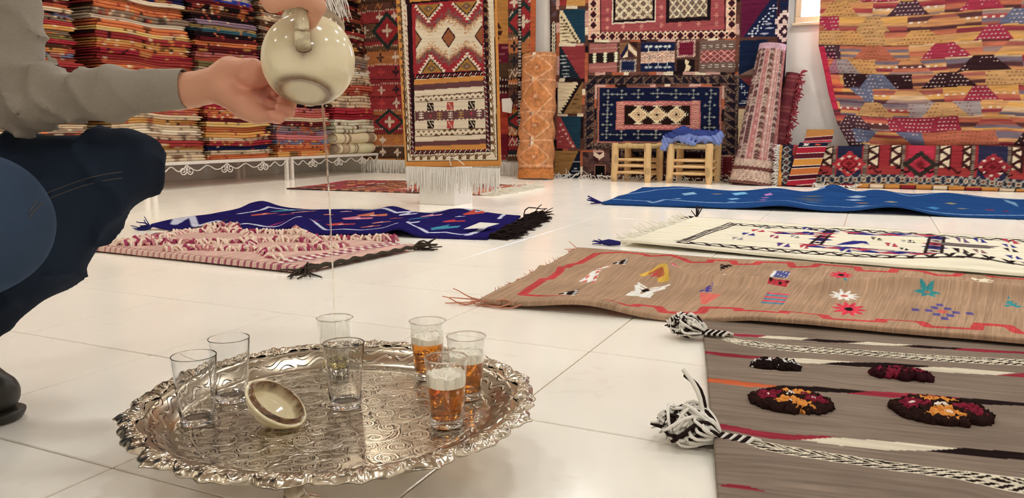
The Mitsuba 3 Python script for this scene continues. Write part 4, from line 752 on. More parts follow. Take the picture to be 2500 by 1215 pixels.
def fold_colour(prm, name, seed, e, L):
    """plain, speckled, striped or banded, as the kind has it"""
    g = np.random.default_rng(seed); base = alb(PAL[name], e); C = np.tile(base, (len(prm), 1)); y = prm[:, 0]; q = g.random()
    hot = [alb(PAL[k], e) for k in ('mustard', 'red', 'cream', 'orange', 'black', 'rust')]
    if name in ('cream', 'ivory', 'beige', 'yellow'): hot = [alb(PAL[k], e) for k in ('beige', 'taupe', 'brown')]
    if q < .55:
        for _ in range(g.integers(2, 6)):
            c = g.uniform(0, L); w = g.uniform(.015, .07); m = (np.abs(y - c) < w) & ((prm[:, 1] == g.integers(0, 3)) | (g.random() < .5)); C[m] = C[m] * .3 + .7 * hot[g.integers(len(hot))]
    for _ in range(int(g.integers(6, 22)) if q < .75 else 3):
        c = g.uniform(0, L); w = g.uniform(.004, .014); m = (np.abs(y - c) < w) & (prm[:, 1] == g.integers(0, 2)); C[m] = hot[g.integers(len(hot))]
    C *= (1 + .12 * g.normal()) * (1 + .25 * vn(np.stack([y * 9, prm[:, 1] * 2.7 + seed, prm[:, 2] * 2], 1), 1, seed % 97, 2))[:, None]
    return np.clip(C, .005, .85)
STACKS = [
 ('leftmost stack', 2.95, 3.66, 3.0, .030, .44, 'orange mustard cream rust red orange brown taupe cream mustard rust maroon olive taupe red brown orange slate taupe mustard grey maroon red rust slate orange brown crimson olive taupe mustard red taupe slate cream rust maroon taupe olive brown red taupe brown crimson taupe grey red'.split()),
 ('second stack from the left', 3.80, 4.66, 3.4, .038, .50, 'beige cream mustard red cream ivory cream mustard cream coral orange orange red cream cream mustard orange rust red crimson orange mustard red yellow orange ivory taupe orange orange ivory navy crimson cream red rust olive orange lilac beige cream ivory olive'.split()),
 ('third stack from the left', 4.68, 5.44, 3.6, .036, .50, 'orange cream navy crimson cream mustard orange yellow maroon rust orange crimson pink navy pink cream orange black maroon beige olive rust pink maroon orange maroon black teal yellow lilac black brown black maroon blue ivory slate slate navy maroon brown orange red black navy'.split()),
 ('fourth stack', 5.48, 6.28, 3.8, .042, .50, 'mustard orange orange slate pink lilac grey maroon cream coral pink black red orange orange brown cream taupe brown taupe dark_brown taupe cream brown taupe dark_brown taupe brown cream taupe brown taupe olive'.split()),
 ('last stack', 6.33, 7.08, 4.0, None, .48, None)]
LAST = [('cream', .115), ('cream', .115), ('ivory', .075), ('ivory', .06), ('crimson', .06), ('crimson', .055), ('cream', .07), ('cream', .065), ('rust', .052), ('rust', .05), ('beige', .05), ('cream', .05), ('ivory', .045), ('cream', .045), ('grey', .055), ('taupe', .035), ('beige', .03), ('brown', .04), ('dark_brown', .045), ('brown', .04), ('maroon', .05), ('beige', .035), ('red', .035), ('black', .055), ('dark_brown', .045), ('rust', .04), ('brown', .04), ('dark_brown', .05), ('maroon', .045), ('black', .05), ('brown', .04), ('dark_brown', .045), ('orange', .04), ('beige', .05), ('teal', .05)]
WORD = dict(cream='cream', ivory='ivory white', taupe='taupe brown', grey='grey', slate='slate blue', teal='teal', lilac='lilac grey', dark_brown='dark brown', black='black', navy='navy blue', rust='rust red', coral='coral red')
W_ = lambda n: WORD.get(n, n.replace('_', ' '))
seen = {}
for si, (where, ya, yb, _, th, D, names) in enumerate(STACKS):
    g = np.random.default_rng(40 + si); z = SHZ + .002
    items = LAST if names is None else [(n, th * g.uniform(.78, 1.3)) for n in names]
    items = [it for it in items]; a1, a2, p1, p2 = g.uniform(.004, .009), g.uniform(.002, .004), g.uniform(0, 6), g.uniform(0, 6)
    for i, (n, h) in enumerate(items):
        if z > 1.86: break
        lay = 1 if h > .1 else 2 if h < .075 else 2; L = (yb - ya) * g.uniform(.93, 1.0); y0 = ya + ((yb - ya) - L) * g.random()
        lean = .03 + .16 * max(0, z - .25) ** 1.1 / 1.5; jx = g.uniform(-.018, .018); skew = g.uniform(-.02, .02); grow = min(1, (z - SHZ) / .15)
        sag = lambda y: grow * (a1 * np.sin(y * 6.2 + p1 + z * 2) + a2 * np.sin(y * 15 + p2)) - grow * .012
        fr = lambda y: jx - lean + skew * (y / L - .5) * 2 + SHX + .012
        m, prm = folded_mesh(L, D, h * .97, lay, 1000 * si + i, sag, z, fr); m.vertices[:, 1] += y0
        c = fold_colour(prm, n, 1000 * si + i, (.95, .95, .95, .85, .80)[si], L)
        below = items[i - 1][0] if i else None; above = items[i + 1][0] if i + 1 < len(items) and z + h < 1.86 else None
        rel = 'lying on the shelf' if below is None else f'on {W_(below)}' + (f' under {W_(above)}' if above else ', topmost')
        lab = f'folded {W_(n)} rug {rel}, {where}'
        if lab in seen:
            seen[lab] += 1; lab = f"{lab}, {('second', 'third', 'fourth', 'fifth', 'sixth')[min(seen[lab] - 2, 4)]} such upward"
        else: seen[lab] = 1
        k = put('folded_rug', m, 'yarn', label=lab, cat='rug', group='folded rugs stacked on the shelves', color=c, smooth=True)
        z += h
# a white fringed end hanging out of the last stack
put('fringed_throw', cat([threads([(-4.98 + .02 * math.sin(y * 40), y, 1.80) for y in np.linspace(6.28, 6.62, 60)], (.25, 0, -1), .24, .007, 5, .12, n=6, curl=.04), tube(spline([(-5.05, 6.27, 1.83), (-4.98, 6.4, 1.86), (-4.99, 6.63, 1.83)], 20), .03, 8)]), 'shade_white', label='white fringed throw hanging from high in the last stack', cat='throw')

# ---------------------------------------------------------------- rugs on the floor
def lay(name, label, quad, nu, nv, paint, e, thick=.009, wav=.006, wsc=2.2, seed=1, fn=None, bsdf='cloth', base=BRN, streak=(5, 90), grain=.10, lift=.002, weft=None):
    G = bil(quad, nu, nv); g = np.random.default_rng(seed)
    W = Weave(G[..., 0], G[..., 1], base, e); paint(W); W.grain(grain, *streak, seed)
    if weft:   # every weft thread takes the dye a little differently
        nv_, nu_ = W.U.shape if weft == 'u' else W.U.shape[::-1]; q = g.normal(size=(nv_, nu_ // 22 + 2)); xs = np.linspace(0, q.shape[1] - 1, nu_); i0 = np.minimum(xs.astype(int), q.shape[1] - 2); t_ = xs - i0; q = q[:, i0] * (1 - t_) + q[:, i0 + 1] * t_; q = .11 * q + .05 * g.normal(size=(nv_, 1)); W.C = np.clip(W.C * (1 + (q if weft == 'u' else q.T))[..., None], .004, .9)
    z = thick + lift + wav * np.clip(vn(np.stack([W.U.ravel() * wsc, W.V.ravel() * wsc, W.U.ravel() * 0], 1), 1.0, seed, 3).reshape(W.U.shape) * 2 + .35, 0, 2)
    if fn: z = z + fn(W.U, W.V)
    m, c = sheet(np.stack([W.U, W.V, z], -1), W.C, (0, 0, -thick))
    return put(name, m, bsdf, label=label, cat='rug', color=c, smooth=True)
def near_line(U, V, pts):
    """distance of every point from a polyline"""
    d = np.full(U.shape, 9.0)
    for a, b in zip(np.array(pts[:-1]), np.array(pts[1:])):
        q = b - a; t = np.clip(((U - a[0]) * q[0] + (V - a[1]) * q[1]) / (q @ q), 0, 1); d = np.minimum(d, np.hypot(U - a[0] - t * q[0], V - a[1] - t * q[1]))
    return d
bump = lambda U, V, x, y, sx, sy, h: h * np.exp(-((U - x) / sx) ** 2 - ((V - y) / sy) ** 2)
def checker_tri(W, x, y, a, b, c1, c2, n=4, up=1):
    W.tri(x, y, a * .95, b * .95, c1, up)
    if c2 is None: c2 = (160, 124, 92)
    for i in range(n):
        for j in range(n - i):
            W.dia(x + (j - (n - i - 1) / 2) * 2 * a / n, y + up * (i - n / 2) * 2 * b / n, a / n * .9, b / n * .9, c1 if (i + j) % 2 == 0 else c2)

# ---- brown rug
CRIM, CORAL, TEAL_, PURP, WHT, DRK = (204, 46, 66), (208, 96, 80), (44, 130, 128), (78, 62, 132), (232, 220, 200), (40, 28, 28)
def brown(W):
    
    R_ = (188, 60, 58)
    for ln in ([(-0.825,1.831),(-0.867,2.08),(-0.851,2.095),(-0.884,2.358),(-0.868,2.39),(-0.876,2.593),(-0.806,2.654),(-0.731,2.661),(-0.689,2.626),(-0.629,2.681),(-0.575,2.626),(-0.536,2.569),(-0.476,2.597),(-0.481,2.644),(-0.41,2.653),(-0.392,2.588),(-0.328,2.603),(-0.324,2.653),(-0.227,2.665),(-0.213,2.593),(-0.153,2.621),(-0.142,2.671),(-0.114,2.671),(-0.025,2.667),(-0.017,2.605),(0.077,2.628),(0.084,2.696),(0.158,2.687),(0.199,2.632),(0.249,2.647),(0.273,2.72),(0.321,2.763),(0.347,2.673),(0.429,2.673),(0.51,2.684),(0.51,2.619),(0.585,2.619),(0.609,2.683),(0.75,2.662)], [(-0.825,1.831),(-0.749,1.822),(-0.673,1.857),(-0.6,1.882),(-0.534,1.809),(-0.517,1.831),(-0.523,1.883),(-0.469,1.88),(-0.44,1.814),(-0.354,1.841),(-0.356,1.906),(-0.279,1.915),(-0.271,1.88),(-0.169,1.89),(-0.172,1.939),(-0.085,1.929),(-0.071,1.853),(0.038,1.888),(0.043,1.941),(0.119,1.953),(0.133,1.873),(0.227,1.9),(0.241,1.987),(0.299,1.993),(0.304,1.901),(0.354,1.886),(0.376,1.965),(0.439,1.955),(0.431,1.876),(0.542,1.875)]): W.line(ln, .026, R_)
    h = lambda v: v
    for x, y, a, b in [(-0.236,2.454,0.025,0.055)]:
        W.box(x - a, x + a, y - b, y + b, (206, 206, 214)); [W.box(x - a + i * a * .4, x - a + i * a * .4 + .009, y - b, y + b, (80, 80, 130)) for i in range(1, 5)]
    for x, y, a, b in [(-0.224,2.305,0.025,0.057)]:
        W.box(x - a, x + a, y - b, y + b, (176, 44, 52)); [W.dia(x - a + (i + .5) * a * .5, y + b * (.5 if i % 2 else -.5), a * .22, b * .4, DRK) for i in range(4)]
    for x, y, a, b in [(-0.21,2.088,0.028,0.071)]:
        for i in range(6): W.box(x - a, x + a, y - b + i * b / 3, y - b + (i + .72) * b / 3, (206, 60, 84) if i % 2 else (70, 120, 140))
    for (x, y, a, b), c, c2 in zip([(-0.066,2.5,0.038,0.069),(-0.059,2.336,0.038,0.06),(-0.047,2.194,0.04,0.059),(-0.031,2.044,0.042,0.085)], (CRIM, TEAL_, WHT, CRIM), (DRK, (60, 70, 60), CORAL, DRK)): W.star(x, y, a, b, c, c2, 10, .48)
    for x, y, a, b in [(-0.552,2.055,0.045,0.086)]:
        for s in (-1, 1):
            for i in range(4): W.line([(x + s * a * .15, y - b * .4 + i * b * .3), (x + s * a * (.45 + .13 * i), y - b * .1 + i * b * .35), (x + s * a * (.6 + .13 * i), y + b * .1 + i * b * .35)], .009, WHT); W.line([(x + s * a * (.3 + .1 * i), y - b * .2), (x + s * a * (.2 + .16 * i), y - b * .8)], .008, WHT)
        W.line([(x - a * .9, y + b * .7), (x - a * .3, y - b * .2), (x, y - b * .7), (x + a * .3, y - b * .2), (x + a * .9, y + b * .6)], .012, WHT); W.dia(x, y + b * .1, a * .3, b * .3, DRK)
    for x, y, a, b in [(-0.571,2.281,0.038,0.093)]:
        W.line([(x - a, y - b * .2), (x - a * .1, y + b * .5), (x + a, y - b)], .034, (206, 160, 48)); W.line([(x - a * .5, y - b * .1), (x, y + b * .1), (x + a * .6, y - b * .7)], .022, (176, 90, 50)); W.tri(x - a * .05, y - b * .25, a * .3, b * .3, (200, 60, 60))
    for x, y, a, b in [(-0.576,2.455,0.03,0.088)]:
        for i, c in enumerate(((208, 80, 100), WHT, (200, 60, 80))): W.line([(x - a, y - b * .1 + i * .016), (x - a * .2, y + b * .6 - .02 + i * .016), (x + a, y - b + i * .018)], .012, c)
    for (x, y, a, b), c1, c2, up in zip([(-0.743,2.497,0.023,0.061),(-0.76,2.356,0.019,0.055),(-0.738,2.179,0.025,0.075),(-0.719,1.938,0.025,0.051),(-0.415,2.507,0.023,0.061),(-0.392,2.336,0.029,0.065),(-0.395,2.162,0.017,0.056),(0.315,2.546,0.031,0.075),(0.349,2.452,0.026,0.042),(0.341,2.272,0.022,0.055)], (DRK, WHT, WHT, DRK, DRK, WHT, PURP, (226, 206, 170), (70, 72, 140), TEAL_), (WHT, CORAL, CORAL, WHT, None, None, None, None, None, None), (1, 1, 1, 1, -1, 1, 1, -1, 1, 1)): checker_tri(W, x, y, a, b, c1, c2, 4, up)
    for x, y, a, b in [(-0.378,2.018,0.029,0.07)]: W.poly([(x - a, y + b), (x + a, y + b), (x + a * .5, y - b), (x + a * .1, y - b)], CORAL)
    for x, y, a, b in [(0.127,2.447,0.047,0.052)]:
        for i in range(7): W.box(x - a + i * a * .29, x - a + i * a * .29 + a * .26, y - b + b * .5 * (3 - abs(3 - i)), y - b * .4 + b * .5 * (3 - abs(3 - i)), DRK if i % 2 == 0 else (90, 70, 56))
        W.box(x - a * .15, x + a * .25, y - b * .6, y + b * .3, WHT)
    for x, y, a, b in [(0.155,2.319,0.032,0.06)]: W.star(x, y, a, b, TEAL_, (150, 110, 80), 6, .45)
    for x, y, a, b in [(0.175,2.093,0.06,0.088)]:
        for i in range(9):
            for j in range(5):
                if abs(i - 4) * .25 + abs(j - 2) * .5 <= 1.02 and (i + j) % 2 == 0: W.box(x + (i - 4) * a * .24 - a * .13, x + (i - 4) * a * .24 + a * .13, y + (j - 2) * b * .44 - b * .17, y + (j - 2) * b * .44 + b * .17, (92, 78, 132))
        W.dia(x, y, a * .24, b * .3, CORAL)
    for x, y, a, b in [(0.418,2.214,0.034,0.076),(0.513,2.367,0.03,0.065)]: W.star(x, y, a, b, CRIM, DRK, 10, .5)
def brown_h(U, V):
    
    z = bump(U, V, *(-0.616,1.785), .13, .07, .024) + bump(U, V, *(-0.531,1.88), .12, .2, -.006)
    z = z + .018 * np.exp(-(near_line(U, V, [(-0.735,2.189),(-0.714,2.259),(-0.687,2.315)]) / .05) ** 2) + .028 * np.exp(-(near_line(U, V, [(-0.592,2.403),(-0.551,2.315),(-0.511,2.234)]) / .045) ** 2)
    for ln, h in (([(-0.435,2.243),(-0.348,2.269),(-0.254,2.284)], .020), ([(-0.088,2.278),(-0.001,2.322),(0.092,2.369),(0.184,2.388),(0.281,2.378),(0.392,2.354),(0.567,2.309)], .030), ([(-0.951,2.235),(-0.874,2.24)], .012)):
        d = near_line(U, V, ln); z = z + h * np.exp(-(d / .035) ** 2)
    low = np.clip(1 - np.abs(V - (1.80 + .055 * U)) / .16, 0, 1); z = z + low ** .8 * np.clip((U + .40) * 6, 0, 1) * (.016 + .004 * np.sin(U * 7 + 2.2))
    return z

BR = lay('brown_rug', 'brown wool rug with red stepped border and bright motifs, partly on the grey rug', [(-0.902,1.741), (0.362,1.836), (0.513,2.701), (-0.985,2.7)], 540, 270, brown, .86, thick=.012, wav=.008, seed=12, fn=brown_h, bsdf='cloth_ribs_y', base=(166, 130, 98), streak=(9, 9), grain=.05, weft='v')
WOOL = {}
def yarn_mesh(specs):
    ms, cs = [], []
    for m, c, e in specs: ms.append(m); cs.append(alb(c, e))
    return vcol(ms, cs)
x, y = (-0.909,1.747); m = threads([(x + .01 * i, y + .006 * (i % 3), .014) for i in range(14)], (-.9, -.1, -.05), .095, .0022, 3, .10, n=7, curl=.06, floor=0)
put('tassel', m, mat('coral_wool', {'type': 'diffuse', 'reflectance': rgb((190, 120, 88), .9)}), BR, label='coral corner tassel')
x, y = (-0.982,2.689); put('tassel', threads([(x, y, .014)] * 6, (-.8, .3, 0), .05, .002, 5, .4, n=5, floor=0), 'coral_wool', BR, label='coral corner tassel')
g = np.random.default_rng(8); a, b = np.array((-0.91,1.761)), np.array((-0.984,2.682)); put('fringe', threads([(*(a + (b - a) * t), .012) for t in g.uniform(0, 1, 60)], (-1, 0, .2), .013, .0012, 5, .6, floor=0, n=4), 'coral_wool', BR, label='frayed end', kind='stuff')

# ---- grey rug with tufted rosettes

gq = np.array([(-0.337,1.78),(-0.148,0.922)]); gd = np.array([(-0.191,1.127),(0.092,1.166)]); gd = (gd[1] - gd[0]) / np.linalg.norm(gd[1] - gd[0]); ge = gq[1] - gq[0]
TL_ = gq[0] - ge * .06; BL_ = gq[1] + ge * .5
def grey(W):
    Bl = lambda q, c: W.poly(q, c)
    
    CM, RS, BK_, OR_ = (222, 205, 172), (156, 42, 56), (40, 28, 26), (206, 92, 46)
    for q, c in (([(-0.274,1.679),(-0.241,1.694),(-0.187,1.703),(-0.2,1.681),(-0.241,1.672)], RS), ([(-0.2,1.681),(-0.184,1.704),(-0.101,1.721),(-0.112,1.698),(-0.157,1.687)], CM), ([(-0.112,1.698),(-0.086,1.721),(0.013,1.738),(-0.022,1.716),(-0.066,1.699)], BK_), ([(-0.025,1.713),(0.013,1.74),(0.102,1.757),(0.07,1.735),(0.021,1.717)], CM), ([(0.07,1.735),(0.108,1.757),(0.192,1.772),(0.174,1.754),(0.121,1.739)], BK_), ([(0.171,1.75),(0.192,1.774),(0.301,1.794),(0.299,1.779),(0.218,1.755)], RS),
        ([(-0.284,1.53),(-0.258,1.533),(-0.214,1.535),(-0.142,1.542),(-0.19,1.515),(-0.239,1.508),(-0.281,1.516)], RS), ([(-0.192,1.516),(-0.142,1.544),(-0.087,1.563),(-0.005,1.573),(-0.068,1.533),(-0.139,1.517)], CM), ([(-0.068,1.533),(-0.037,1.558),(0.049,1.594),(0.127,1.603),(0.069,1.566),(-0.004,1.542)], BK_), ([(0.066,1.562),(0.127,1.601),(0.178,1.617),(0.262,1.626),(0.23,1.596),(0.15,1.574)], CM), ([(0.227,1.594),(0.278,1.633),(0.273,1.602)], RS),
        ([(-0.249,1.355),(-0.227,1.361),(-0.179,1.363),(-0.125,1.365),(-0.136,1.351),(-0.171,1.34),(-0.244,1.338)], OR_), ([(-0.139,1.349),(-0.123,1.368),(-0.049,1.388),(0.025,1.401),(-0.013,1.375),(-0.084,1.353)], BK_), ([(-0.015,1.372),(0.023,1.403),(0.093,1.421),(0.159,1.429),(0.127,1.406),(0.046,1.379)], RS), ([(0.124,1.403),(0.16,1.431),(0.25,1.446),(0.248,1.43),(0.181,1.406)], BK_),
        ([(-0.194,1.136),(-0.181,1.144),(-0.129,1.141),(-0.082,1.148),(-0.025,1.168),(-0.037,1.153),(-0.084,1.124),(-0.125,1.112),(-0.189,1.12)], RS), ([(-0.069,1.133),(-0.025,1.163),(0.044,1.18),(0.141,1.197),(0.092,1.166),(0.043,1.145),(-0.016,1.134)], CM), ([(0.09,1.164),(0.141,1.198),(0.216,1.214),(0.212,1.185),(0.157,1.172)], BK_), ([(0.207,1.152),(0.246,1.18),(0.294,1.173),(0.242,1.158)], RS),
        ([(-0.148,0.94),(-0.134,0.948),(-0.111,0.948),(-0.092,0.942),(-0.147,0.934)], RS)): Bl(q, c)
    for pts, w in (([(-0.31,1.662),(-0.272,1.646),(-0.234,1.63),(-0.168,1.621),(-0.112,1.625),(-0.046,1.637),(0.016,1.649),(0.104,1.661),(0.184,1.68),(0.289,1.708),(0.39,1.731)], .040), ([(-0.172,1.09),(-0.138,1.077),(-0.102,1.07),(-0.042,1.071),(0.015,1.074),(0.064,1.075),(0.114,1.08),(0.199,1.096),(0.265,1.108)], .046)):
        p = lerp_path(pts, 200); t = np.gradient(p, axis=0); t /= np.linalg.norm(t, axis=1, keepdims=True); nn = np.stack([-t[:, 1], t[:, 0]], 1); ww = w * np.clip(np.arange(200) / 30, .35, 1)[:, None]
        W.poly(np.vstack([p + nn * ww * .55, (p - nn * ww * .55)[::-1]]), BK_)
        s = np.r_[0, np.cumsum(np.linalg.norm(np.diff(p, axis=0), axis=1))]; at = lambda q, o: np.array([np.interp(q, s, p[:, 0]), np.interp(q, s, p[:, 1])]) + o * np.array([np.interp(q, s, nn[:, 0]), np.interp(q, s, nn[:, 1])]) * np.interp(q, s, ww[:, 0])
        q = 0; k = 0
        while q < s[-1] - .05:
            ph = (q / .34) % 1; W.line([at(q, -.46), at(q + .022, -.05)], .0048, CM)
            W.line([at(q, .46), at(q + .022, .08)], .0048, CM) if ph < .62 else W.line([at(q, .1), at(q + .022, .46)], .0048, CM)
            if k % 2 == 0: W.line([at(q, .06), at(q + .05, -.06)], .0048, CM)
            q += .0165; k += 1
        for o in (.52, -.52): W.line([at(q, o) for q in np.linspace(0, s[-1], 60)], .0035, CM)
def grey_h(U, V):
    z = 0 * U
    
    z = z + .012 * np.exp(-(near_line(U, V, [(-0.166,1.056),(-0.097,1.03),(0.015,1.033),(0.111,1.043)]) / .05) ** 2) + .006 * np.exp(-(near_line(U, V, [(-0.252,1.406),(-0.181,1.414),(-0.077,1.429)]) / .04) ** 2)
    return z
GR = lay('grey_rug', 'grey flat-woven rug with coloured darts, black and white braids and tufted rosettes', [BL_, BL_ + gd * 1.25, TL_ + gd * 1.25, TL_], 480, 400, grey, 1.08, thick=.008, wav=.003, seed=21, fn=grey_h, bsdf='cloth_ribs_x', base=(138, 117, 98), streak=(9, 9), grain=.05, weft='u')
def gz(x, y): return .014

for k, ((x, y, a, b), kind) in enumerate(zip([(-0.095,1.279,0.06,0.047),(0.121,1.332,0.068,0.06),(-0.141,1.468,0.039,0.037),(0.071,1.506,0.047,0.033)], ('flower', 'flower', 'black', 'plum'))):
    g = np.random.default_rng(50 + k); sp = []
    n = 430 if kind == 'flower' else 220
    for _ in range(n):
        r, th = math.sqrt(g.random()), g.uniform(0, 2 * PI); u, v = r * math.cos(th), r * math.sin(th)
        if kind != 'flower' and abs(v) > .75 - .35 * abs(math.sin(u * 4 + k)): continue
        px, py = x + (u * a * gd[0] - v * b * .85 * gd[1]), y + (u * a * gd[1] + v * b * .85 * gd[0])
        if kind == 'flower':
            s = math.atan2(v, u) / (2 * PI) % 1; petal = int(((s + .125) % 1) * 4); rr = r; c = (46, 28, 24)
            if .28 < rr < .84 and abs(((s + .125) * 4) % 1 - .5) < .40: c = (214, 132, 36) if petal in (1, 3) else (126, 26, 46)
            if rr < .14: c = (222, 205, 180)
            if .5 < rr < .62 and abs(((s + .125) * 4) % 1 - .5) < .08: c = (222, 200, 180)
        elif kind == 'black': c = (34, 24, 22) if g.random() < .72 or abs(v) > .3 else (206, 198, 185)
        else: c = (52, 22, 26) if g.random() < .5 or abs(v) > .4 else (128, 28, 48)
        h = .011 + .006 * g.random(); d = g.normal(0, .006, 2)
        b_ = trimesh.creation.icosphere(1, 1.0); b_.vertices = np.asarray(b_.vertices) * (1 + .25 * g.normal(size=(len(b_.vertices), 1))) * (.0076, .0076, .0080) + (px, py, .008 + h * (.45 + .5 * (1 - r * r))); sp.append((b_, c, .85))
    m, c = yarn_mesh(sp); put('rosette', m, 'yarn', GR, label={'flower': 'raised tufted rosette of orange, plum and black wool', 'black': 'raised tuft of black and white wool', 'plum': 'raised tuft of black and plum wool'}[kind], color=c, smooth=True)
for k, (x, y) in enumerate([(-0.307,1.65),(-0.176,1.074)]):
    g = np.random.default_rng(60 + k); sp = []
    cen = np.array([x - .048, y + .004, .030]); R_ = .040 if k else .034
    for i in range(120 if k else 80):
        c = (226, 216, 196) if g.random() < .72 else (44, 32, 28); u = g.normal(size=(4, 3)); u /= np.linalg.norm(u, axis=1, keepdims=True); rr = g.uniform(.55, 1.05, 4)[:, None] * R_
        pts = np.vstack([[(x + .006, y, .018)], cen + u[:3] * rr[:3] * (1, 1, .75), [cen + u[3] * rr[3] * (1.25, 1.3, .7)]]); pts = pts[np.r_[0, 1 + np.argsort(-pts[1:, 0])]]; pts[:, 2] = np.maximum(pts[:, 2], .005)
        q = spline(pts, 14); q[:, 2] = np.maximum(q[:, 2], .004); sp.append((tube(q, np.r_[.0014, np.full(12, .0026), .0014], 5), c, .95))
    if k:
        for c, o in (((222, 212, 190), 0), ((44, 32, 28), .012)): sp.append((tube(spline([(x - .02, y + o, .03), (x - .035, y + .02 + o, .075), (x - .06, y + .035 + o, .10 - o)], 8), .0035, 6), c, .95))
    for i in range(9): sp.append((tube([(x - .008 + .006 * i, y - .016, .018 + .002 * (i % 2)), (x + .0 + .006 * i, y + .0, .024), (x + .008 + .006 * i, y + .016, .016)], .003, 6), (40, 30, 28) if i % 2 else (214, 204, 184), .95))
    m, c = yarn_mesh(sp); put('tassel', m, 'yarn', GR, label='loose black and white yarn tassel', color=c, smooth=True)

# ---- cream rug
def cream(W):
    
    K, BL, RD_, GY_ = (46, 34, 34), (48, 46, 120), (182, 56, 72), (140, 132, 130)
    def zzline(a, b, n, amp):
        a, b = np.array(a), np.array(b); d = (b - a) / n; nn = np.array([-d[1], d[0]]) / np.linalg.norm(d) * amp
        W.line([a + d * i / 2 + (nn if i % 2 else -nn) for i in range(2 * n + 1)], .014, K)
    for p, q, n in (((-0.595,3.745), (1.008,3.635), 26), ((-0.658,2.954), (0.819,2.921), 26)):
        p, q = np.array(p), np.array(q); nn = np.array([0, .038]); W.line([p + nn, q + nn], .014, K); W.line([p - nn, q - nn], .014, K); zzline(p, q, n, .030)
    for ln in ([(-0.682,2.962),(-0.606,3.799)], [(-0.669,2.968),(-0.589,3.787)], [(-0.652,2.976),(-0.57,3.776)]): W.line(ln, .012, (86, 74, 68))
    for q in ([(-0.208,3.093),(-0.166,3.669),(-0.136,3.666),(-0.169,3.099)], [(0.183,3.032),(0.237,3.647),(0.288,3.64),(0.235,3.03)]):
        W.poly(q, (120, 108, 104)); a, b = (np.array(q[0]) + q[3]) / 2, (np.array(q[1]) + q[2]) / 2
        for i in range(6): o = a + (b - a) * (i + .5) / 6; W.dia(*o, .05, .05, (RD_, (226, 205, 180), BL)[i % 3]); W.dia(*o, .022, .022, K)
        for u, v in ((q[0], q[1]), (q[3], q[2])): W.line([u, v], .012, K)
    for p, q, k in (([(-0.362,3.486),(-0.15,3.528)], 0, 0), ([(-0.08,3.609),(0.246,3.651)], 0, 1), ([(-0.205,3.146),(0.194,3.059)], 0, 2), ([(0.272,3.42),(0.42,3.399)], 0, 3)):
        a, b = map(np.array, p); n = 7 if k != 2 else 13
        W.poly([a + (0, .05), b + (0, .05), b - (0, .05), a - (0, .05)], K if k in (0, 3) else (70, 60, 80))
        for i in range(n): o = a + (b - a) * (i + .5) / n; W.tri(o[0], o[1], .055, .035, (RD_, BL, (205, 190, 170))[i % 3] if k != 3 else (110, 96, 90), 1 if i % 2 else -1)
    for x, y, a, b in [(-0.052,3.269,0.06,0.074)]: W.poly([(x - a, y - b), (x - a * .2, y - b * .6), (x + a * .6, y + b * .2), (x + a, y - b * .2), (x + a * .8, y + b), (x, y + b), (x - a * .6, y)], BL)
    for (x, y, a, b), c in zip([(-0.434,3.696,0.032,0.053),(-0.444,3.539,0.035,0.05),(-0.463,3.382,0.034,0.046),(-0.481,3.208,0.027,0.041),(-0.353,3.341,0.022,0.051),(-0.275,3.377,0.021,0.044),(-0.293,3.104,0.03,0.05),(-0.251,3.717,0.026,0.053),(-0.22,3.679,0.021,0.042),(0.032,3.447,0.022,0.059),(0.084,3.28,0.023,0.053),(0.14,3.413,0.02,0.042),(0.161,3.429,0.011,0.05),(0.125,3.187,0.016,0.031),(-0.233,3.53,0.027,0.055),(0.347,3.572,0.022,0.076),(0.411,3.602,0.021,0.069),(0.315,3.234,0.025,0.075),(0.376,3.263,0.02,0.056),(0.305,3.116,0.021,0.046),(0.358,3.087,0.021,0.045),(0.522,3.633,0.024,0.077),(0.497,3.473,0.02,0.057),(0.484,3.342,0.02,0.052),(0.469,3.155,0.022,0.046),(0.445,3.002,0.018,0.042),(0.597,3.52,0.022,0.072),(0.552,3.231,0.021,0.061),(-0.217,3.089,0.019,0.043),(-0.072,3.054,0.025,0.041)], [(110, 110, 104), RD_, BL, GY_, (150, 60, 90), GY_, (90, 60, 120), BL, K, K, RD_, GY_, K, K, BL, (110, 80, 110), BL, K, (130, 90, 90), RD_, BL, RD_, BL, K, BL, (70, 100, 110), RD_, BL, RD_, BL]):
        for s in (-1, 1): W.tri(x + s * a * .5, y, a * .5, b, c, s)
    for q in ([(-0.752,3.457),(-0.75,3.643),(-0.492,3.604),(-0.532,3.473)], [(-0.059,3.478),(0.195,3.48),(0.185,3.42),(-0.066,3.401)]): W.mask((near_line(W.U, W.V, q) < .012) & (np.random.default_rng(1).random(W.U.shape) < .5), (222, 212, 160))

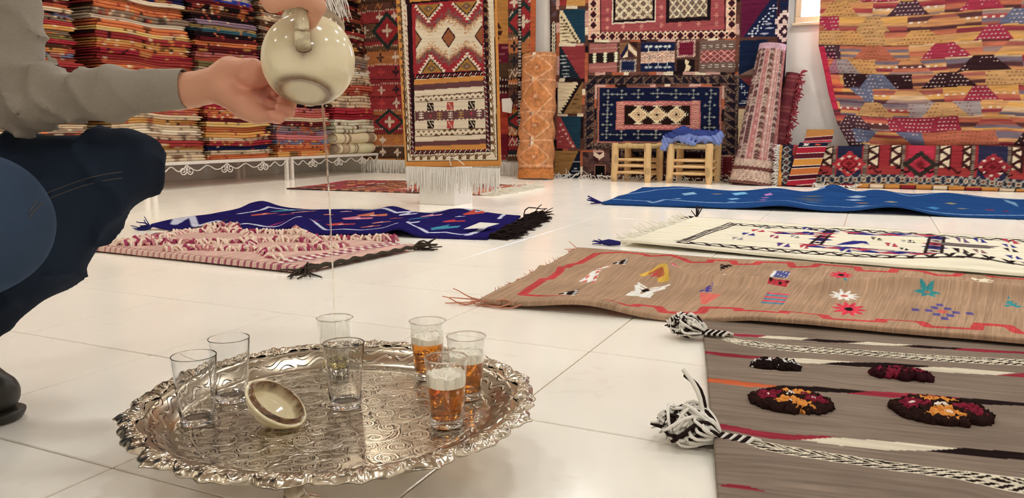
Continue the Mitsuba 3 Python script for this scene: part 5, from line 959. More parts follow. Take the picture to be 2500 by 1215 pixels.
cq = [(-0.88,2.91), (0.592,2.76), (0.783,3.719), (-0.814,3.96)]
CRG = lay('cream_rug', 'cream wool rug with black zigzag borders and small blue, red and black figures', cq, 400, 165, cream, .92, thick=.010, wav=.008, seed=31, bsdf='cloth', base=(230, 217, 184), streak=(6, 60), grain=.05, fn=lambda U, V: .012 * np.clip(1 - np.abs(V - 2.93) / .12, 0, 1) * (.6 + .6 * np.sin(U * 6)) + bump(U, V, .30, 2.95, .12, .1, .02))
a, b = np.array(cq[0]), np.array(cq[3]); g = np.random.default_rng(3)
put('fringe', threads([(*(a + (b - a) * t), .010) for t in np.linspace(.05, .95, 70)], (-1, -.1, -.02), .07, .004, 6, .25, n=5, floor=0, curl=.1), mat('ecru_wool', {'type': 'diffuse', 'reflectance': rgb((232, 222, 196), .95)}), CRG, label='knotted cream fringe', kind='stuff')
x, y = cq[0]; put('tassel', cat([tube([(x - .005, y, .012), (x - .05, y - .005, .014), (x - .075, y - .005, .012)], [.008, .013, .009], 8), threads([(x - .07, y, .012)] * 8, (-1, .1, 0), .04, .003, 4, .3, floor=0)]), mat('blue_wool', {'type': 'diffuse', 'reflectance': rgb((40, 38, 92), .9)}), CRG, label='blue corner tassel')
x, y = (-0.803,3.965); m = cat([threads([(x, y, .014)] * 5, (.2, .4, 1), .06, .004, 5, .3, n=5), threads([(x, y, .012)] * 8, (-1, .2, 0), .07, .004, 8, .4, floor=0)]); put('corner_thread', m, mat('black_wool', {'type': 'diffuse', 'reflectance': rgb((44, 34, 32), .9)}), CRG, label='black corner thread standing up')

# ---- navy rug
def navy(W):
    
    WH = (206, 205, 220)
    for ln, w in (([(-3.042,3.084),(-3.046,3.19),(-3.116,3.389),(-2.974,3.407),(-2.857,3.486),(-2.689,3.517),(-2.58,3.497),(-2.428,3.523),(-2.315,3.487),(-2.252,3.627),(-2.132,3.573),(-2.045,3.657),(-1.893,3.62),(-1.756,3.748)], .022), ([(-2.677,2.748),(-2.528,2.705),(-2.433,2.702),(-2.418,2.764),(-2.401,2.812)], .022), ([(-2.427,2.899),(-2.353,2.866),(-2.203,2.749),(-2.152,2.81),(-2.039,2.788),(-2.003,2.842),(-1.908,2.871)], .022), ([(-1.886,2.934),(-1.812,2.916),(-1.733,2.852),(-1.683,2.918),(-1.595,2.902),(-1.559,2.962)], .022), ([(-1.56,2.891),(-1.588,3.073),(-1.648,3.262)], .03), ([(-3.292,2.947),(-2.956,2.585),(-3.097,2.819),(-2.841,2.606),(-2.916,2.811),(-2.716,2.664),(-2.655,2.726)], .030), ([(-1.701,3.489),(-1.776,3.739)], .02)): W.line(ln, w, WH)
    for (x, y, a, b), c in zip([(-2.961,3.343,0.038,0.1),(-2.918,3.142,0.047,0.081),(-2.754,3.261,0.042,0.082),(-2.75,3.117,0.041,0.029),(-2.486,2.871,0.041,0.167),(-2.56,3.373,0.021,0.04),(-2.539,3.196,0.024,0.028),(-2.358,3.202,0.06,0.09),(-2.374,3.354,0.064,0.087),(-2.282,2.966,0.056,0.072),(-2.153,3.113,0.033,0.058),(-2.093,2.939,0.033,0.06),(-2.195,3.307,0.03,0.036),(-2.246,3.498,0.033,0.07),(-1.98,3.073,0.042,0.078),(-2.073,3.453,0.043,0.075),(-2.049,3.289,0.035,0.079),(-1.886,3.422,0.02,0.035),(-1.816,3.235,0.042,0.072),(-1.743,3.024,0.044,0.1),(-1.89,3.58,0.042,0.086),(-1.653,3.16,0.02,0.06)], [(60, 140, 150), (208, 84, 66), (222, 150, 130), (180, 60, 70), (150, 40, 110), (210, 150, 150), (208, 110, 70), (216, 120, 140), (210, 110, 80), (206, 66, 56), (222, 130, 120), (204, 100, 80), (200, 80, 70), WH, WH, (216, 140, 160), (50, 130, 150), WH, (196, 52, 60), (56, 140, 160), (200, 70, 56), (70, 90, 150)]):
        W.poly([(x - a, y - b * .6), (x - a * .3, y - b), (x + a, y + b * .4), (x + a * .5, y + b), (x - a * .2, y + b * .3), (x - a * .8, y + b)], c)
        if c[0] > 200: W.dia(x, y, a * .22, b * .3, (235, 220, 215))
def navy_h(U, V):
    
    z = .045 * np.exp(-(near_line(U, V, [(-2.306,2.686),(-2.425,2.841)]) / .07) ** 2) + .026 * np.exp(-(near_line(U, V, [(-1.818,2.75),(-1.914,2.921)]) / .06) ** 2) + .03 * np.exp(-((U + 3.08) / .13) ** 2) * np.clip(1 - (V - 2.5) / .6, .2, 1)
    for x, y in [(-3.217,3.467),(-2.392,3.585),(-2.065,3.715),(-1.952,3.733)]: z = z + bump(U, V, x, y, .09, .12, .03)
    return z + .006 * np.sin(U * 9)

nq = [(-2.988,2.482), (-1.439,2.841), (-1.669,3.683), (-3.28,3.437)]
NV_ = lay('navy_rug', 'deep blue rug with white zigzag line, small figures and black fringe at one end', nq, 310, 135, navy, 1.1, thick=.010, wav=.008, seed=41, fn=navy_h, base=(38, 30, 92), grain=.08)
a, b = np.array(nq[1]), np.array(nq[2]) + (.05, 0); g = np.random.default_rng(13)
put('fringe', threads([(*(a + (b - a) * t), .012) for t in g.uniform(.04, 1, 700)], (1, .2, .0), .10, .003, 14, .16, n=6, floor=0, curl=.08), 'black_wool', NV_, label='thick black fringe', kind='stuff')
x, y = nq[2]; put('tassel', threads([(x + .02, y + .0, .014)] * 14, (1, .1, .12), .11, .0035, 5, .2, n=6, floor=0, curl=.1), 'black_wool', NV_, label='black corner tassel')
x, y = nq[0]; put('tassel', threads([(x, y, .014)] * 12, (-1, -.1, .1), .08, .0035, 6, .3, n=6, floor=0, curl=.1), 'blue_wool', NV_, label='blue corner tassel')
x, y = (-1.576,3.079); put('care_label', sheet(np.array([[(x - .05, y - .1, .022), (x + .03, y - .06, .026)], [(x - .03, y + .02, .04), (x + .05, y + .06, .034)]], float), np.zeros((2, 2, 3)), (0, 0, -.001))[0], 'shade_white', NV_, label='white label at the corner', smooth=False)

# ---- blue runner
def blue(W):
    
    LB = (140, 168, 200)
    for ln, w in (([(-1.532,4.816),(-1.281,4.789),(-1.222,4.68),(-1.204,4.896),(-0.939,4.812),(-0.8,4.811),(-0.542,4.9),(-0.322,4.758),(-0.154,4.836),(-0.031,4.725),(0.198,4.725),(0.468,4.7),(0.736,4.777)], .03), ([(-1.566,5.237),(-1.445,5.656),(-1.175,5.831),(-0.911,5.858),(-0.66,6.071),(-0.451,5.888),(-0.312,5.865),(-0.252,6.213),(-0.15,5.94),(-0.045,5.862),(0.071,6.0),(0.234,5.752),(0.462,5.936),(0.637,5.827),(0.903,5.915)], .025)): W.line(ln, w, LB)
    for (x, y, a, b), c in zip([(-1.157,5.428,0.055,0.142),(-0.974,5.47,0.047,0.06),(-0.835,5.578,0.057,0.187),(-0.801,5.12,0.041,0.087),(-0.778,4.887,0.034,0.031),(-0.643,5.583,0.032,0.122),(-0.632,5.31,0.03,0.054),(-0.614,5.066,0.026,0.049),(-0.595,4.875,0.025,0.046),(-0.369,5.395,0.106,0.037),(-0.345,5.261,0.088,0.034),(-0.342,5.124,0.085,0.033),(-0.327,5.0,0.069,0.031),(-0.361,5.592,0.077,0.039),(-0.084,5.604,0.058,0.077),(-0.093,5.379,0.059,0.053),(-0.049,5.162,0.042,0.048),(-0.039,4.919,0.059,0.059),(0.118,5.339,0.04,0.068),(0.131,5.028,0.035,0.092),(0.333,5.034,0.037,0.106),(0.447,5.393,0.036,0.068),(0.48,5.074,0.034,0.045),(0.613,5.052,0.031,0.059),(0.778,5.547,0.022,0.294),(0.684,5.004,0.02,0.043),(-1.131,4.966,0.03,0.034)], [(150, 195, 215), (130, 120, 110), (120, 190, 220), (120, 180, 215), (130, 180, 210), (190, 130, 190), (190, 120, 180), (190, 130, 190), (180, 120, 190), (110, 96, 70), (120, 120, 120), (110, 96, 70), (90, 130, 170), (110, 110, 100), (170, 185, 205), (190, 200, 215), (150, 110, 90), (170, 190, 215), (160, 150, 120), (140, 140, 130), (60, 140, 190), (150, 140, 110), (130, 130, 120), (120, 60, 90), (120, 160, 190), (120, 40, 60), LB]): W.dia(x, y, a, max(b, .02), c)
def blue_h(U, V):
    
    z = 0 * U
    for (x, y), h, s in zip([(-0.645,6.078),(-0.245,6.121),(0.041,5.902),(0.459,5.895),(-1.321,5.862),(-0.47,4.718),(0.118,4.662)], (.045, .12, .035, .03, .02, .03, .035), (.14, .10, .16, .2, .2, .16, .16)): z = z + h * np.exp(-((U - x) / s) ** 2) * np.exp(-((V - y) / .28) ** 2)
    return z

bq = [(-1.507,4.531), (1.014,4.691), (1.274,5.946), (-1.609,5.856)]
BLR = lay('blue_runner', 'bright blue runner with pale wavy edge lines lying near the back wall', bq, 320, 110, blue, 1.25, thick=.010, wav=.010, seed=51, fn=blue_h, base=(32, 76, 132), grain=.08)
x, y = bq[0]; put('tassel', threads([(x, y, .014)] * 9, (-1, 0, .1), .08, .006, 16, .3, n=5, floor=0), 'blue_wool', BLR, label='blue corner tassel')

# ---- far red kilim
def far(W):
    g = np.random.default_rng(4); (x0, y0), (x1, y1) = (W.U.min(), W.V.min()), (W.U.max(), W.V.max())
    for x in np.arange(x0, x1, .10):
        c = ((176, 84, 66), (150, 66, 56), (184, 110, 70), (120, 70, 60), (160, 60, 56), (96, 60, 54))[g.integers(6)]; W.box(x, x + .10, y0, y1, c)
        for y in np.arange(y0, y1, .14): W.star(x + .05, y + .07, .04, .06, ((206, 150, 110), (60, 50, 56), (190, 120, 60), (210, 180, 150), (170, 60, 90))[g.integers(5)], None, 4, .3)
    for a, b in ((y0, y0 + .10), (y1 - .1, y1)): W.box(x0, x1, a, b, (110, 70, 58)); [W.box(x, x + .05, a + .02, b - .02, (190, 130, 90)) for x in np.arange(x0, x1, .1)]
    W.box(x0, x1, y0, y0 + .025, (60, 40, 44))

fq = [(-4.146,4.718), (-2.506,4.84), (-2.51,5.778), (-4.137,5.825)]
FK = lay('far_kilim', 'worn red and brown kilim lying behind the white pillar with a white fringe', fq, 180, 110, far, .85, thick=.008, wav=.012, seed=61, base=RUST, fn=lambda U, V: bump(U, V, -3.5, 5.5, .5, .2, .02))
a, b = np.array(fq[1]), np.array(fq[2]); put('fringe', threads([(*(a + (b - a) * t), .010) for t in np.linspace(0, 1, 170)], (1, -.1, 0), .12, .005, 7, .2, n=5, floor=0, curl=.06), 'ecru_wool', FK, label='white fringe', kind='stuff')

# ---- pink rug with raised braided ridges
def pink(W):
    
    for p in (([(-1.762,1.959),(-1.646,2.503)]), ([(-1.742,1.908),(-1.6,2.459)]), ([(-2.736,2.012),(-2.778,2.481)]), ([(-2.647,1.97),(-2.667,2.288)])):
        a, b = map(np.array, p)
        for i in range(15): W.dia(*(a + (b - a) * (i + .5) / 15), .030, .026, (150, 66, 84)); W.dia(*(a + (b - a) * (i + .95) / 15), .026, .022, (226, 205, 180))

pq = [(-2.703,1.944), (-1.617,1.909), (-1.56,2.466), (-2.741,2.582)]
PKR = lay('pink_rug', 'pale pink rug with braided cream and magenta ridges and dark corded ends', pq, 200, 120, pink, .92, thick=.012, wav=.012, seed=71, base=(206, 162, 142), streak=(60, 12), grain=.08, fn=lambda U, V: .003 + .006 * np.sin(U * 7) * np.sin(V * 6))
g = np.random.default_rng(77); sp = []
lines = [[(-2.511,2.034),(-2.557,2.183),(-2.618,2.357),(-2.585,2.455),(-2.438,2.455)], [(-2.642,2.306),(-2.524,2.374),(-2.411,2.427),(-2.323,2.495),(-2.202,2.551)], [(-2.738,1.972),(-2.588,2.009),(-2.491,2.043),(-2.449,2.107),(-2.295,2.156),(-2.187,2.24),(-2.105,2.335),(-1.986,2.367)], [(-2.307,1.974),(-2.249,2.011),(-2.198,2.045),(-2.08,2.061),(-1.977,2.089),(-1.893,2.148),(-1.8,2.23)], [(-2.599,2.594),(-2.449,2.477),(-2.29,2.368),(-2.171,2.275),(-2.088,2.152),(-2.054,2.092)], [(-2.269,2.63),(-2.144,2.532),(-2.014,2.436),(-1.892,2.322),(-1.799,2.251)], [(-2.633,2.258),(-2.467,2.109),(-2.294,1.98)], [(-2.007,2.428),(-1.914,2.459),(-1.814,2.517),(-1.726,2.582)], [(-2.693,2.535),(-2.66,2.596),(-2.588,2.607)], [(-1.965,2.076),(-1.893,2.027),(-1.819,1.974),(-1.778,1.976)], [(-2.683,1.997),(-2.61,2.071),(-2.618,2.216)], [(-1.883,2.3),(-1.805,2.248),(-1.775,2.313)]]
for ln in lines:
    p = lerp_path(ln, max(8, int(np.linalg.norm(np.diff(np.array(ln), axis=0), axis=1).sum() / .013)))
    for o in p:
        for _ in range(2):
            t = g.uniform(0, 2 * PI); L = g.uniform(.018, .038); c = (232, 204, 176) if g.random() < .66 else ((160, 52, 84) if g.random() < .55 else (196, 120, 120)); zz = .016 + .012 * g.random()
            q = np.array([o[0] - L * math.cos(t), o[1] - L * math.sin(t) * .7, zz - .012]), np.array([o[0], o[1], zz + .014]), np.array([o[0] + L * math.cos(t), o[1] + L * math.sin(t) * .7, zz - .010])
            sp.append((tube(spline(q, 5), [.0035, .0058, .0064, .0058, .0035], 5), c, .9))
m, c = yarn_mesh(sp); put('braided_ridges', m, 'yarn', PKR, label='raised cream and magenta yarn ridges', kind='stuff', color=c, smooth=True)
sp = []
a, b = np.array(pq[0]), np.array(pq[1])
for t in np.linspace(.01, .99, 110):
    o = a + (b - a) * t; sp.append((tube([(o[0], o[1] + .012, .020), (o[0] + .004, o[1] - .008, .019), (o[0] + .004, o[1] - .010, .006)], .0065, 5), (214, 176, 152) if int(t * 110) % 3 else (178, 120, 112) if t < .6 else (164, 84, 98), .9))
m, c = yarn_mesh(sp); put('bound_edge', m, 'yarn', PKR, label='overcast edge', kind='stuff', color=c, smooth=True)
mat('dark_cord', {'type': 'diffuse', 'reflectance': rgb((66, 56, 46), .9)})
for a, b in ((pq[1], pq[2]), (pq[0], pq[3])):
    a, b = np.array(a), np.array(b); t = np.linspace(-.01, 1.02, 60); q = np.c_[a + (b - a) * t[:, None], .016 + .003 * np.sin(t * 50)]; ms = [tube(q, .0075, 7)]
    for e_, s in ((a, 1), (b, 1)):
        d = (b - a) / np.linalg.norm(b - a) * (1 if e_ is b else -1); ms.append(threads([(*e_, .018)] * 14, (d[0] + .5, d[1] * .6 - .1, .05), .085, .004, 8, .3, n=5, floor=0, curl=.1))
    put('cord', cat(ms), 'dark_cord', PKR, label='dark corded end with tassels')

# ---------------------------------------------------------------- the silver tea tray
CP, SP, CYW, SYW = math.cos(PITCH), math.sin(PITCH), math.cos(YAW), math.sin(YAW)
FWD, RGT = np.array([-SYW * CP, CYW * CP, -SP]), np.array([CYW, SYW, 0]); UPI = np.cross(RGT, FWD)
TX, TY, TZ = -.6110, .7745, .087
def engrave(p, n, uv):
    x, y = p.x - TX, p.y - TY; r = dr.sqrt(x * x + y * y); a = dr.atan2(y, x)
    def scroll(k, ph):
        u, v = x * k + ph, y * k - ph; i, j = dr.floor(u), dr.floor(v); ox, oy = u - i - .5 - .25 * (cell_rand(i, j, 3) - .5), v - j - .5 - .25 * (cell_rand(i, j, 4) - .5)
        q = dr.sqrt(ox * ox + oy * oy); t = dr.atan2(oy, ox) * dr.select(cell_rand(i, j, 5) > .5, 1., -1.)
        return smoothstep(.0, .55, dr.sin(q * 26 - t + 6.28 * cell_rand(i, j, 6))) * smoothstep(.5, .42, q)
    med = dr.abs(dr.sin(a * 4)) * .035 + .085; ring = smoothstep(.0035, .0015, dr.abs(r - med)) + smoothstep(.003, .0012, dr.abs(r - med + .010)) + smoothstep(.003, .001, dr.abs(r - .178)) + smoothstep(.003, .001, dr.abs(r - .035 - .012 * dr.cos(a * 8)))
    leaf = smoothstep(.1, .5, dr.sin(a * 48 + dr.sin(r * 300) * 2)) * smoothstep(.17, .176, r) * smoothstep(.198, .192, r)
    s = dr.maximum(scroll(26., .13), scroll(41., .57) * .8)
    well = smoothstep(.190, .182, r) * dr.maximum(s, ring)
    band = smoothstep(.202, .206, r) * smoothstep(.230, .224, r) * smoothstep(.1, .5, dr.sin(r * 520 + dr.sin(a * 26) * 2.6) * dr.cos(a * 13))
    return dr.maximum(dr.maximum(well, band), leaf * .6)
def silver_c(p, n, uv): return mix((.50, .425, .335), (.80, .725, .61), engrave(p, n, uv)) * (.85 + .25 * noise(p.x * 18, p.y * 18, 2))
mat('engraved_silver', {'type': 'bumpmap', 'arbitrary': proc(engrave, 4e-4), 'scale': .0018, 'b': {'type': 'principled', 'base_color': proc(silver_c), 'metallic': 1.0, 'roughness': .23}})
mat('cast_silver', {'type': 'principled', 'base_color': proc(lambda p, n, uv: mix((.58, .50, .40), (.74, .66, .54), noise(p.x * 160, p.y * 160, p.z * 160)) * (1 - .55 * smoothstep(.62, .8, noise(p.x * 90, p.y * 90, p.z * 300)))), 'metallic': 1.0, 'roughness': .22})
tray = thing('tea_tray', 'round engraved silver tea tray with a scalloped cast rim standing on the floor', 'tray')
prof = [(0, TZ), (.06, TZ), (.12, TZ), (.17, TZ), (.190, TZ), (.196, TZ + .0008), (.203, TZ + .004), (.211, TZ + .012), (.219, TZ + .0195), (.226, TZ + .0228), (.230, TZ + .0232), (.238, TZ + .0236)]
top = np.array(prof); bot = top[::-1] - (0, .0022)
m = lathe(np.vstack([bot[:, :], top[:0], ])[::-1][::-1], 160); full = lathe(np.vstack([top, bot])[::-1], 160)
full.apply_translation((TX, TY, 0)); put('plate', full, 'engraved_silver', tray, smooth=40, label='engraved plate')
# cast rim: shells, scrolls and beads worked as relief over a scalloped band
NT, NR, UN = 1800, 20, 10
th = np.arange(NT) * 2 * PI / NT; ph = ((th * UN / (2 * PI) + .32) % 1) * 2 - 1      # -1..1 in each of the ten units, shell at 0
rho = np.linspace(0, 1, NR); PH, RH = np.meshgrid(ph, rho, indexing='ij')
ap = np.abs(ph)
rout = .2515 + .0095 * np.clip(1 - ap / .34, 0, 1) ** .6 + .005 * np.exp(-((ap - .62) / .16) ** 2) + .006 * np.exp(-((ap - 1) / .12) ** 2) - .004 * np.exp(-((ap - .38) / .05) ** 2) + .003 * np.exp(-(ap / .05) ** 2) + .0008 * np.sin(th * 67)
rin = .2325 - .004 * np.cos(ph * PI * 2) + .0015 * np.sin(th * 43)
Rr = rin[:, None] + (rout - rin)[:, None] * RH
AP = np.abs(PH); hz = .0035 * np.sin(np.clip(RH, 0, 1) * PI) ** .7
fan = np.arctan2(PH * .085, RH * .03 + .004); sh = np.clip(1 - AP / .36, 0, 1) ** .5; hz = hz + sh * (.0035 + .0024 * np.cos(fan * 11)) * np.sin(np.clip(RH * 1.1, 0, 1) * PI) ** .5
for c0, r0, R0 in ((.56, .52, .20), (.80, .42, .15), (.34, .25, .12)):
    q = np.hypot((AP - c0), (RH - r0) * .27); hz = hz + .0042 * np.exp(-((q - R0 * .55) / .045) ** 2) + .0035 * np.exp(-(q / .045) ** 2)
lf = np.clip(1 - np.abs(AP - 1) / .16, 0, 1); hz = hz + lf * (.004 + .0018 * np.cos((PH - np.sign(PH)) * 60 + RH * 3)) * np.sin(RH * PI) ** .6
hz = hz + .0018 * np.clip(np.sin(PH * 75), 0, 1) * np.exp(-((RH - .10) / .08) ** 2) + .0012 * np.clip(np.sin(PH * 48 + RH * 14), 0, 1) * np.sin(RH * PI)
zt = TZ + .0225 + hz * .55 - .0035 * np.clip(RH - .72, 0, 1) * 3 + .003 * RH * (.7 + .3 * np.cos(ph * PI))[:, None]
zb = TZ + .0175 + .0028 * RH + .003 * RH * (.7 + .3 * np.cos(ph * PI))[:, None] - .0035 * np.sin(RH * PI)
Rt = np.concatenate([Rr, Rr[:, ::-1]], 1); Zt = np.concatenate([zt, np.minimum(zb, zt - .001)[:, ::-1]], 1)
v = np.stack([TX + Rt * np.cos(th)[:, None], TY + Rt * np.sin(th)[:, None], Zt], -1)
f = quads(2 * NR, NT, True); rim = mesh(v.transpose(1, 0, 2).reshape(-1, 3), f[:, ::-1]); rim = mesh(rim.vertices, np.vstack([rim.faces, [[(2 * NR - 1) * NT + j, (2 * NR - 1) * NT + (j + 1) % NT, (j + 1) % NT] for j in range(NT)], [[(2 * NR - 1) * NT + j, (j + 1) % NT, j] for j in range(NT)]]))
put('rim', rim, 'cast_silver', tray, smooth=True, label='cast rim of shells and scrolls')
for k in range(3):
    a = -1.42 + k * PI * 2 / 3; c, s = math.cos(a), math.sin(a); B = lambda r, z, w=0: np.array([TX + r * c - w * s, TY + r * s + w * c, z])
    m = nets(lambda P: bones_sdf(P, [(B(.095, .012), B(.108, .020), .014, .012), (B(.106, .020), B(.112, .046), .012, .011), (B(.112, .046), B(.104, .066), .011, .015), (B(.090, .010, .010), B(.082, .009, .012), .008, .007), (B(.090, .010, -.010), B(.082, .009, -.012), .008, .007), (B(.104, .070, .014), B(.104, .070, -.014), .0085, .0085)], .008), B(.10, .05) - (.05, .05, .055), B(.10, .05) + (.05, .05, .048), .0035)
    put('foot', m, 'cast_silver', tray, smooth=True, label='cast scroll foot')

# ---- glasses
mat('clear_glass', {'type': 'dielectric', 'int_ior': 1.5, 'ext_ior': 1.0, 'specular_transmittance': {'type': 'rgb', 'value': [1.0, 1.0, 1.0]}})
mat('thin_glass', {'type': 'thindielectric', 'int_ior': 1.7, 'specular_transmittance': {'type': 'rgb', 'value': [.97, .98, .97]}})
mat('tea', {'type': 'dielectric', 'int_ior': 1.333, 'ext_ior': 1.0, 'specular_transmittance': {'type': 'rgb', 'value': [.90, .53, .13]}})
mat('pale_tea', {'type': 'dielectric', 'int_ior': 1.333, 'ext_ior': 1.0, 'specular_transmittance': {'type': 'rgb', 'value': [.96, .88, .52]}})
mat('foam', {'type': 'twosided', 'b': {'type': 'diffuse', 'reflectance': proc(lambda p, n, uv: mix((.93, .88, .78), (.98, .96, .90), noise(p.x * 700, p.y * 700, p.z * 700)) * (1 - .2 * smoothstep(.70, .76, noise(p.x * 500, p.y * 500, 3))))}})
HG = .088; RIN = lambda z: .0192 + (z - .010) / (HG - .010) * (.0257 - .0192)
ROUT = lambda z: RIN(z) + .0013
OUT = [(0, .0003), (.016, .0003), (.0190, .0010), (.0204, .0032), (.0210, .010), (.0222, .026), (.0244, .054), (.0270, HG - .0012), (.0271, HG - .0004), (.0267, HG), (.0261, HG - .0003)]
INN = [(.0257, HG - .0012), (RIN(.054), .054), (RIN(.026), .026), (.0190, .0125), (.0172, .0100), (.012, .0090), (0, .0086)]
BASE = [(0, .0003), (.016, .0003), (.0188, .0010), (.0203, .0032), (ROUT(.0125), .0125), (RIN(.0125) - .0004, .0125), (.0172, .0100), (.012, .0090), (0, .0086)]
WALL = [(ROUT(z) - .0001, z) for z in np.linspace(.0127, HG - .0018, 14)]
def glass(x, y, label, level=None, foam=None, pale=False, seed=0):
    k = thing('tea_glass', label, 'glass', 'tea glasses on the tray'); o = (x, y, TZ + .0002)
    def P(name, m, b, smooth=40, **kw): m.apply_translation(o); put(name, m, b, k, smooth=smooth, **kw)
    if level is None: return P('tumbler', lathe(OUT + INN, 72), 'clear_glass')
    P('wall', lathe(WALL, 72), 'thin_glass', smooth=True); P('base', lathe(BASE, 72), 'clear_glass', label='thick glass base')
    t = np.arange(0, 11) * 2 * PI / 10; P('rim', lathe([(ROUT(HG - .001) - .0006 + .00095 * math.cos(q), HG - .0009 + .0010 * math.sin(q)) for q in t], 72), 'clear_glass', smooth=True)
    liq = [(0, .0092), (.0118, .0096), (.0170, .0106), (RIN(.0130), .0130)] + [(RIN(z), z) for z in np.linspace(.016, level, 8)] + [(RIN(level) - .0003, level + .0003), (0, level + .0002)]
    P('tea', lathe(liq, 72), 'pale_tea' if pale else 'tea', label='pale dregs of tea' if pale else 'amber mint tea')
    if foam:
        g = np.random.default_rng(seed); nr, na = 26, 72; r = np.linspace(0, 1, nr)[:, None]; a = np.arange(na)[None] * 2 * PI / na; RL = RIN(level) + .0006
        X, Y = r * RL * np.cos(a), r * RL * np.sin(a); n = vn(np.stack([X.ravel(), Y.ravel(), X.ravel() * 0 + seed], 1), 260, seed, 2).reshape(X.shape); big = vn(np.stack([X.ravel(), Y.ravel(), X.ravel() * 0 + seed], 1), 60, seed + 5, 2).reshape(X.shape)
        hole = np.exp(-(((X - .004) ** 2 + (Y + .002) ** 2) / .000045)); Z = level + foam * (.62 + .9 * big + .35 * n) * (1 - .75 * hole) + .0005 + foam * .35 * r ** 6
        Z2 = Z * 0 + level - .0012; v = np.concatenate([np.stack([X * (RIN(level + foam * .8) + .0005) / RL, Y * (RIN(level + foam * .8) + .0005) / RL, Z], -1), np.stack([X, Y, Z2], -1)[::-1]]).reshape(-1, 3); m = mesh(v, quads(2 * nr, na, True)[:, ::-1])
        P('foam', m, 'foam', smooth=True, label='white foam')
        P('bubbles', cat([trimesh.creation.icosphere(1, g.uniform(.0007, .0018)).apply_translation((RL * .93 * math.cos(q), RL * .93 * math.sin(q), level + foam + g.uniform(0, .008))) for q in g.uniform(0, 2 * PI, 22)]), 'foam', smooth=True, kind='stuff')
glass(-.750, .672, 'empty clear tea glass at the left edge of the tray, nearest the pot lid')
glass(-.772, .752, 'empty clear tea glass standing behind the leftmost one')
glass(-.716, .907, 'clear glass with a little pale tea at the back of the tray under the stream', .020, pale=True)
glass(-.617, .798, 'empty clear tea glass in the middle of the tray')
glass(-.580, .949, 'glass of amber tea with foam, farthest back of the three full ones', .056, .008, seed=3)
glass(-.487, .897, 'glass of amber tea with foam at the right edge of the tray', .054, .009, seed=5)
glass(-.462, .798, 'glass of amber tea with thick foam, nearest the viewer of the full ones', .054, .013, seed=8)

# ---- cream enamel
mat('enamel', {'type': 'twosided', 'b': {'type': 'principled', 'base_color': VC, 'roughness': .10, 'specular': .55, 'clearcoat': .6, 'clearcoat_gloss': .95}})
ENA, WEAR = alb((222, 204, 158), 1.0), alb((104, 66, 34), .9)
def basis(u, h):
    u = u / np.linalg.norm(u); h = h - u * (h @ u); h /= np.linalg.norm(h); return u, h, np.cross(u, h)
# the lid, lying open side up
ln = .22 * -FWD + .975 * (.60 * RGT + .80 * UPI); lu, lh, lw = basis(ln, RGT)
LC = np.array((-0.652,0.704,0.109))
lp = np.array([(0, -.0285), (.006, -.0285), (.0085, -.0260), (.0070, -.0225), (.014, -.0215), (.025, -.0165), (.034, -.0085), (.0405, .0), (.0420, .0026), (.0405, .0046), (.0380, .0036), (.0364, .0022), (.0352, .0045), (.0340, .0080), (.0328, .0082), (.0322, .0040), (.0308, -.0050), (.026, -.0120), (.016, -.0175), (0, -.0195)])
lp = lerp_path(lp, 90); m = lathe(lp, 96); v = np.asarray(m.vertices).copy(); a = np.arctan2(v[:, 1], v[:, 0]); r = np.hypot(v[:, 0], v[:, 1])
i = np.repeat(np.arange(90), 96); ins = i > 45; w = np.clip(1.25 - np.abs(r - .0345) / .0042, 0, 1) * ins; nz = vn(np.stack([np.cos(a) * 3, np.sin(a) * 3, r * 220], 1), 1.6, 3, 3); w = np.clip(w * (1.25 + 1.6 * nz) + .25 * (np.abs(r - .039) < .0015) * (nz > .05), 0, 1)[:, None]
c = ENA * (1 - w) + w * np.where(nz[:, None] > .1, WEAR * .35, WEAR)
V = LC + v[:, :1] * lh + v[:, 1:2] * lw + v[:, 2:] * lu; V[:, 2] += TZ + .0006 - V[:, 2].min()
put('lid', mesh(V, m.faces), 'enamel', label='small cream enamel lid with worn brown rim lying upside down on the tray', cat='lid', color=np.clip(c, .01, .9), smooth=True)

# ---- the teapot, tipped away and pouring
PC = np.array((-0.693,0.842,0.544)); RB = .061
pu, phd, pw = basis(.93 * UPI + .33 * FWD + .03 * RGT, -FWD + .15 * RGT - .14 * UPI)
def PP(h, w, z): return PC + h * phd + w * pw + z * pu
pot = thing('teapot', 'round cream enamel teapot with brown wear, held up and tipped to pour', 'teapot')
zs = np.linspace(-.80, .74, 80); pr = [(0, -.0492), (.030, -.0492), (.0335, -.0500), (.0355, -.0488)] + [(RB * math.sqrt(max(1 - z * z, 0)) ** .92, z * RB * .98) for z in zs if z > -.78] + [(.0405, .0455), (.0395, .050), (.0410, .056), (.0425, .0575), (.0410, .0585), (.0385, .0560), (.0380, .048), (.045, .040), (.055, .020), (.057, -.01), (.045, -.036), (0, -.0455)]
pr = lerp_path(pr, 240); m = lathe(pr, 120); v = np.asarray(m.vertices); a = np.arctan2(v[:, 1], v[:, 0]); r = np.hypot(v[:, 0], v[:, 1]); z = v[:, 2]
nz = vn(np.c_[v * 60], 1, 5, 3)
foot = np.exp(-((r - .0335) / .0066) ** 2) * (z < -.040) * (1.25 + 1.2 * nz); flat_ = (r < .031) * (z < -.046) * .22
drip = np.exp(-(a / .055) ** 2) * np.clip((z + .034) / .01, 0, 1) * (z < -.016) * .5 * (r > .04); att = np.exp(-((a / .27) ** 2 + ((z + .018) / .014) ** 2)) * .85 * (r > .04); neck = np.clip((z - .040) / .006, 0, 1) * .6 * (.8 + nz * 2)
w = np.clip(.72 * foot + flat_ + drip + att + neck, 0, .9)[:, None]; c = ENA * (1 - w) + WEAR * w
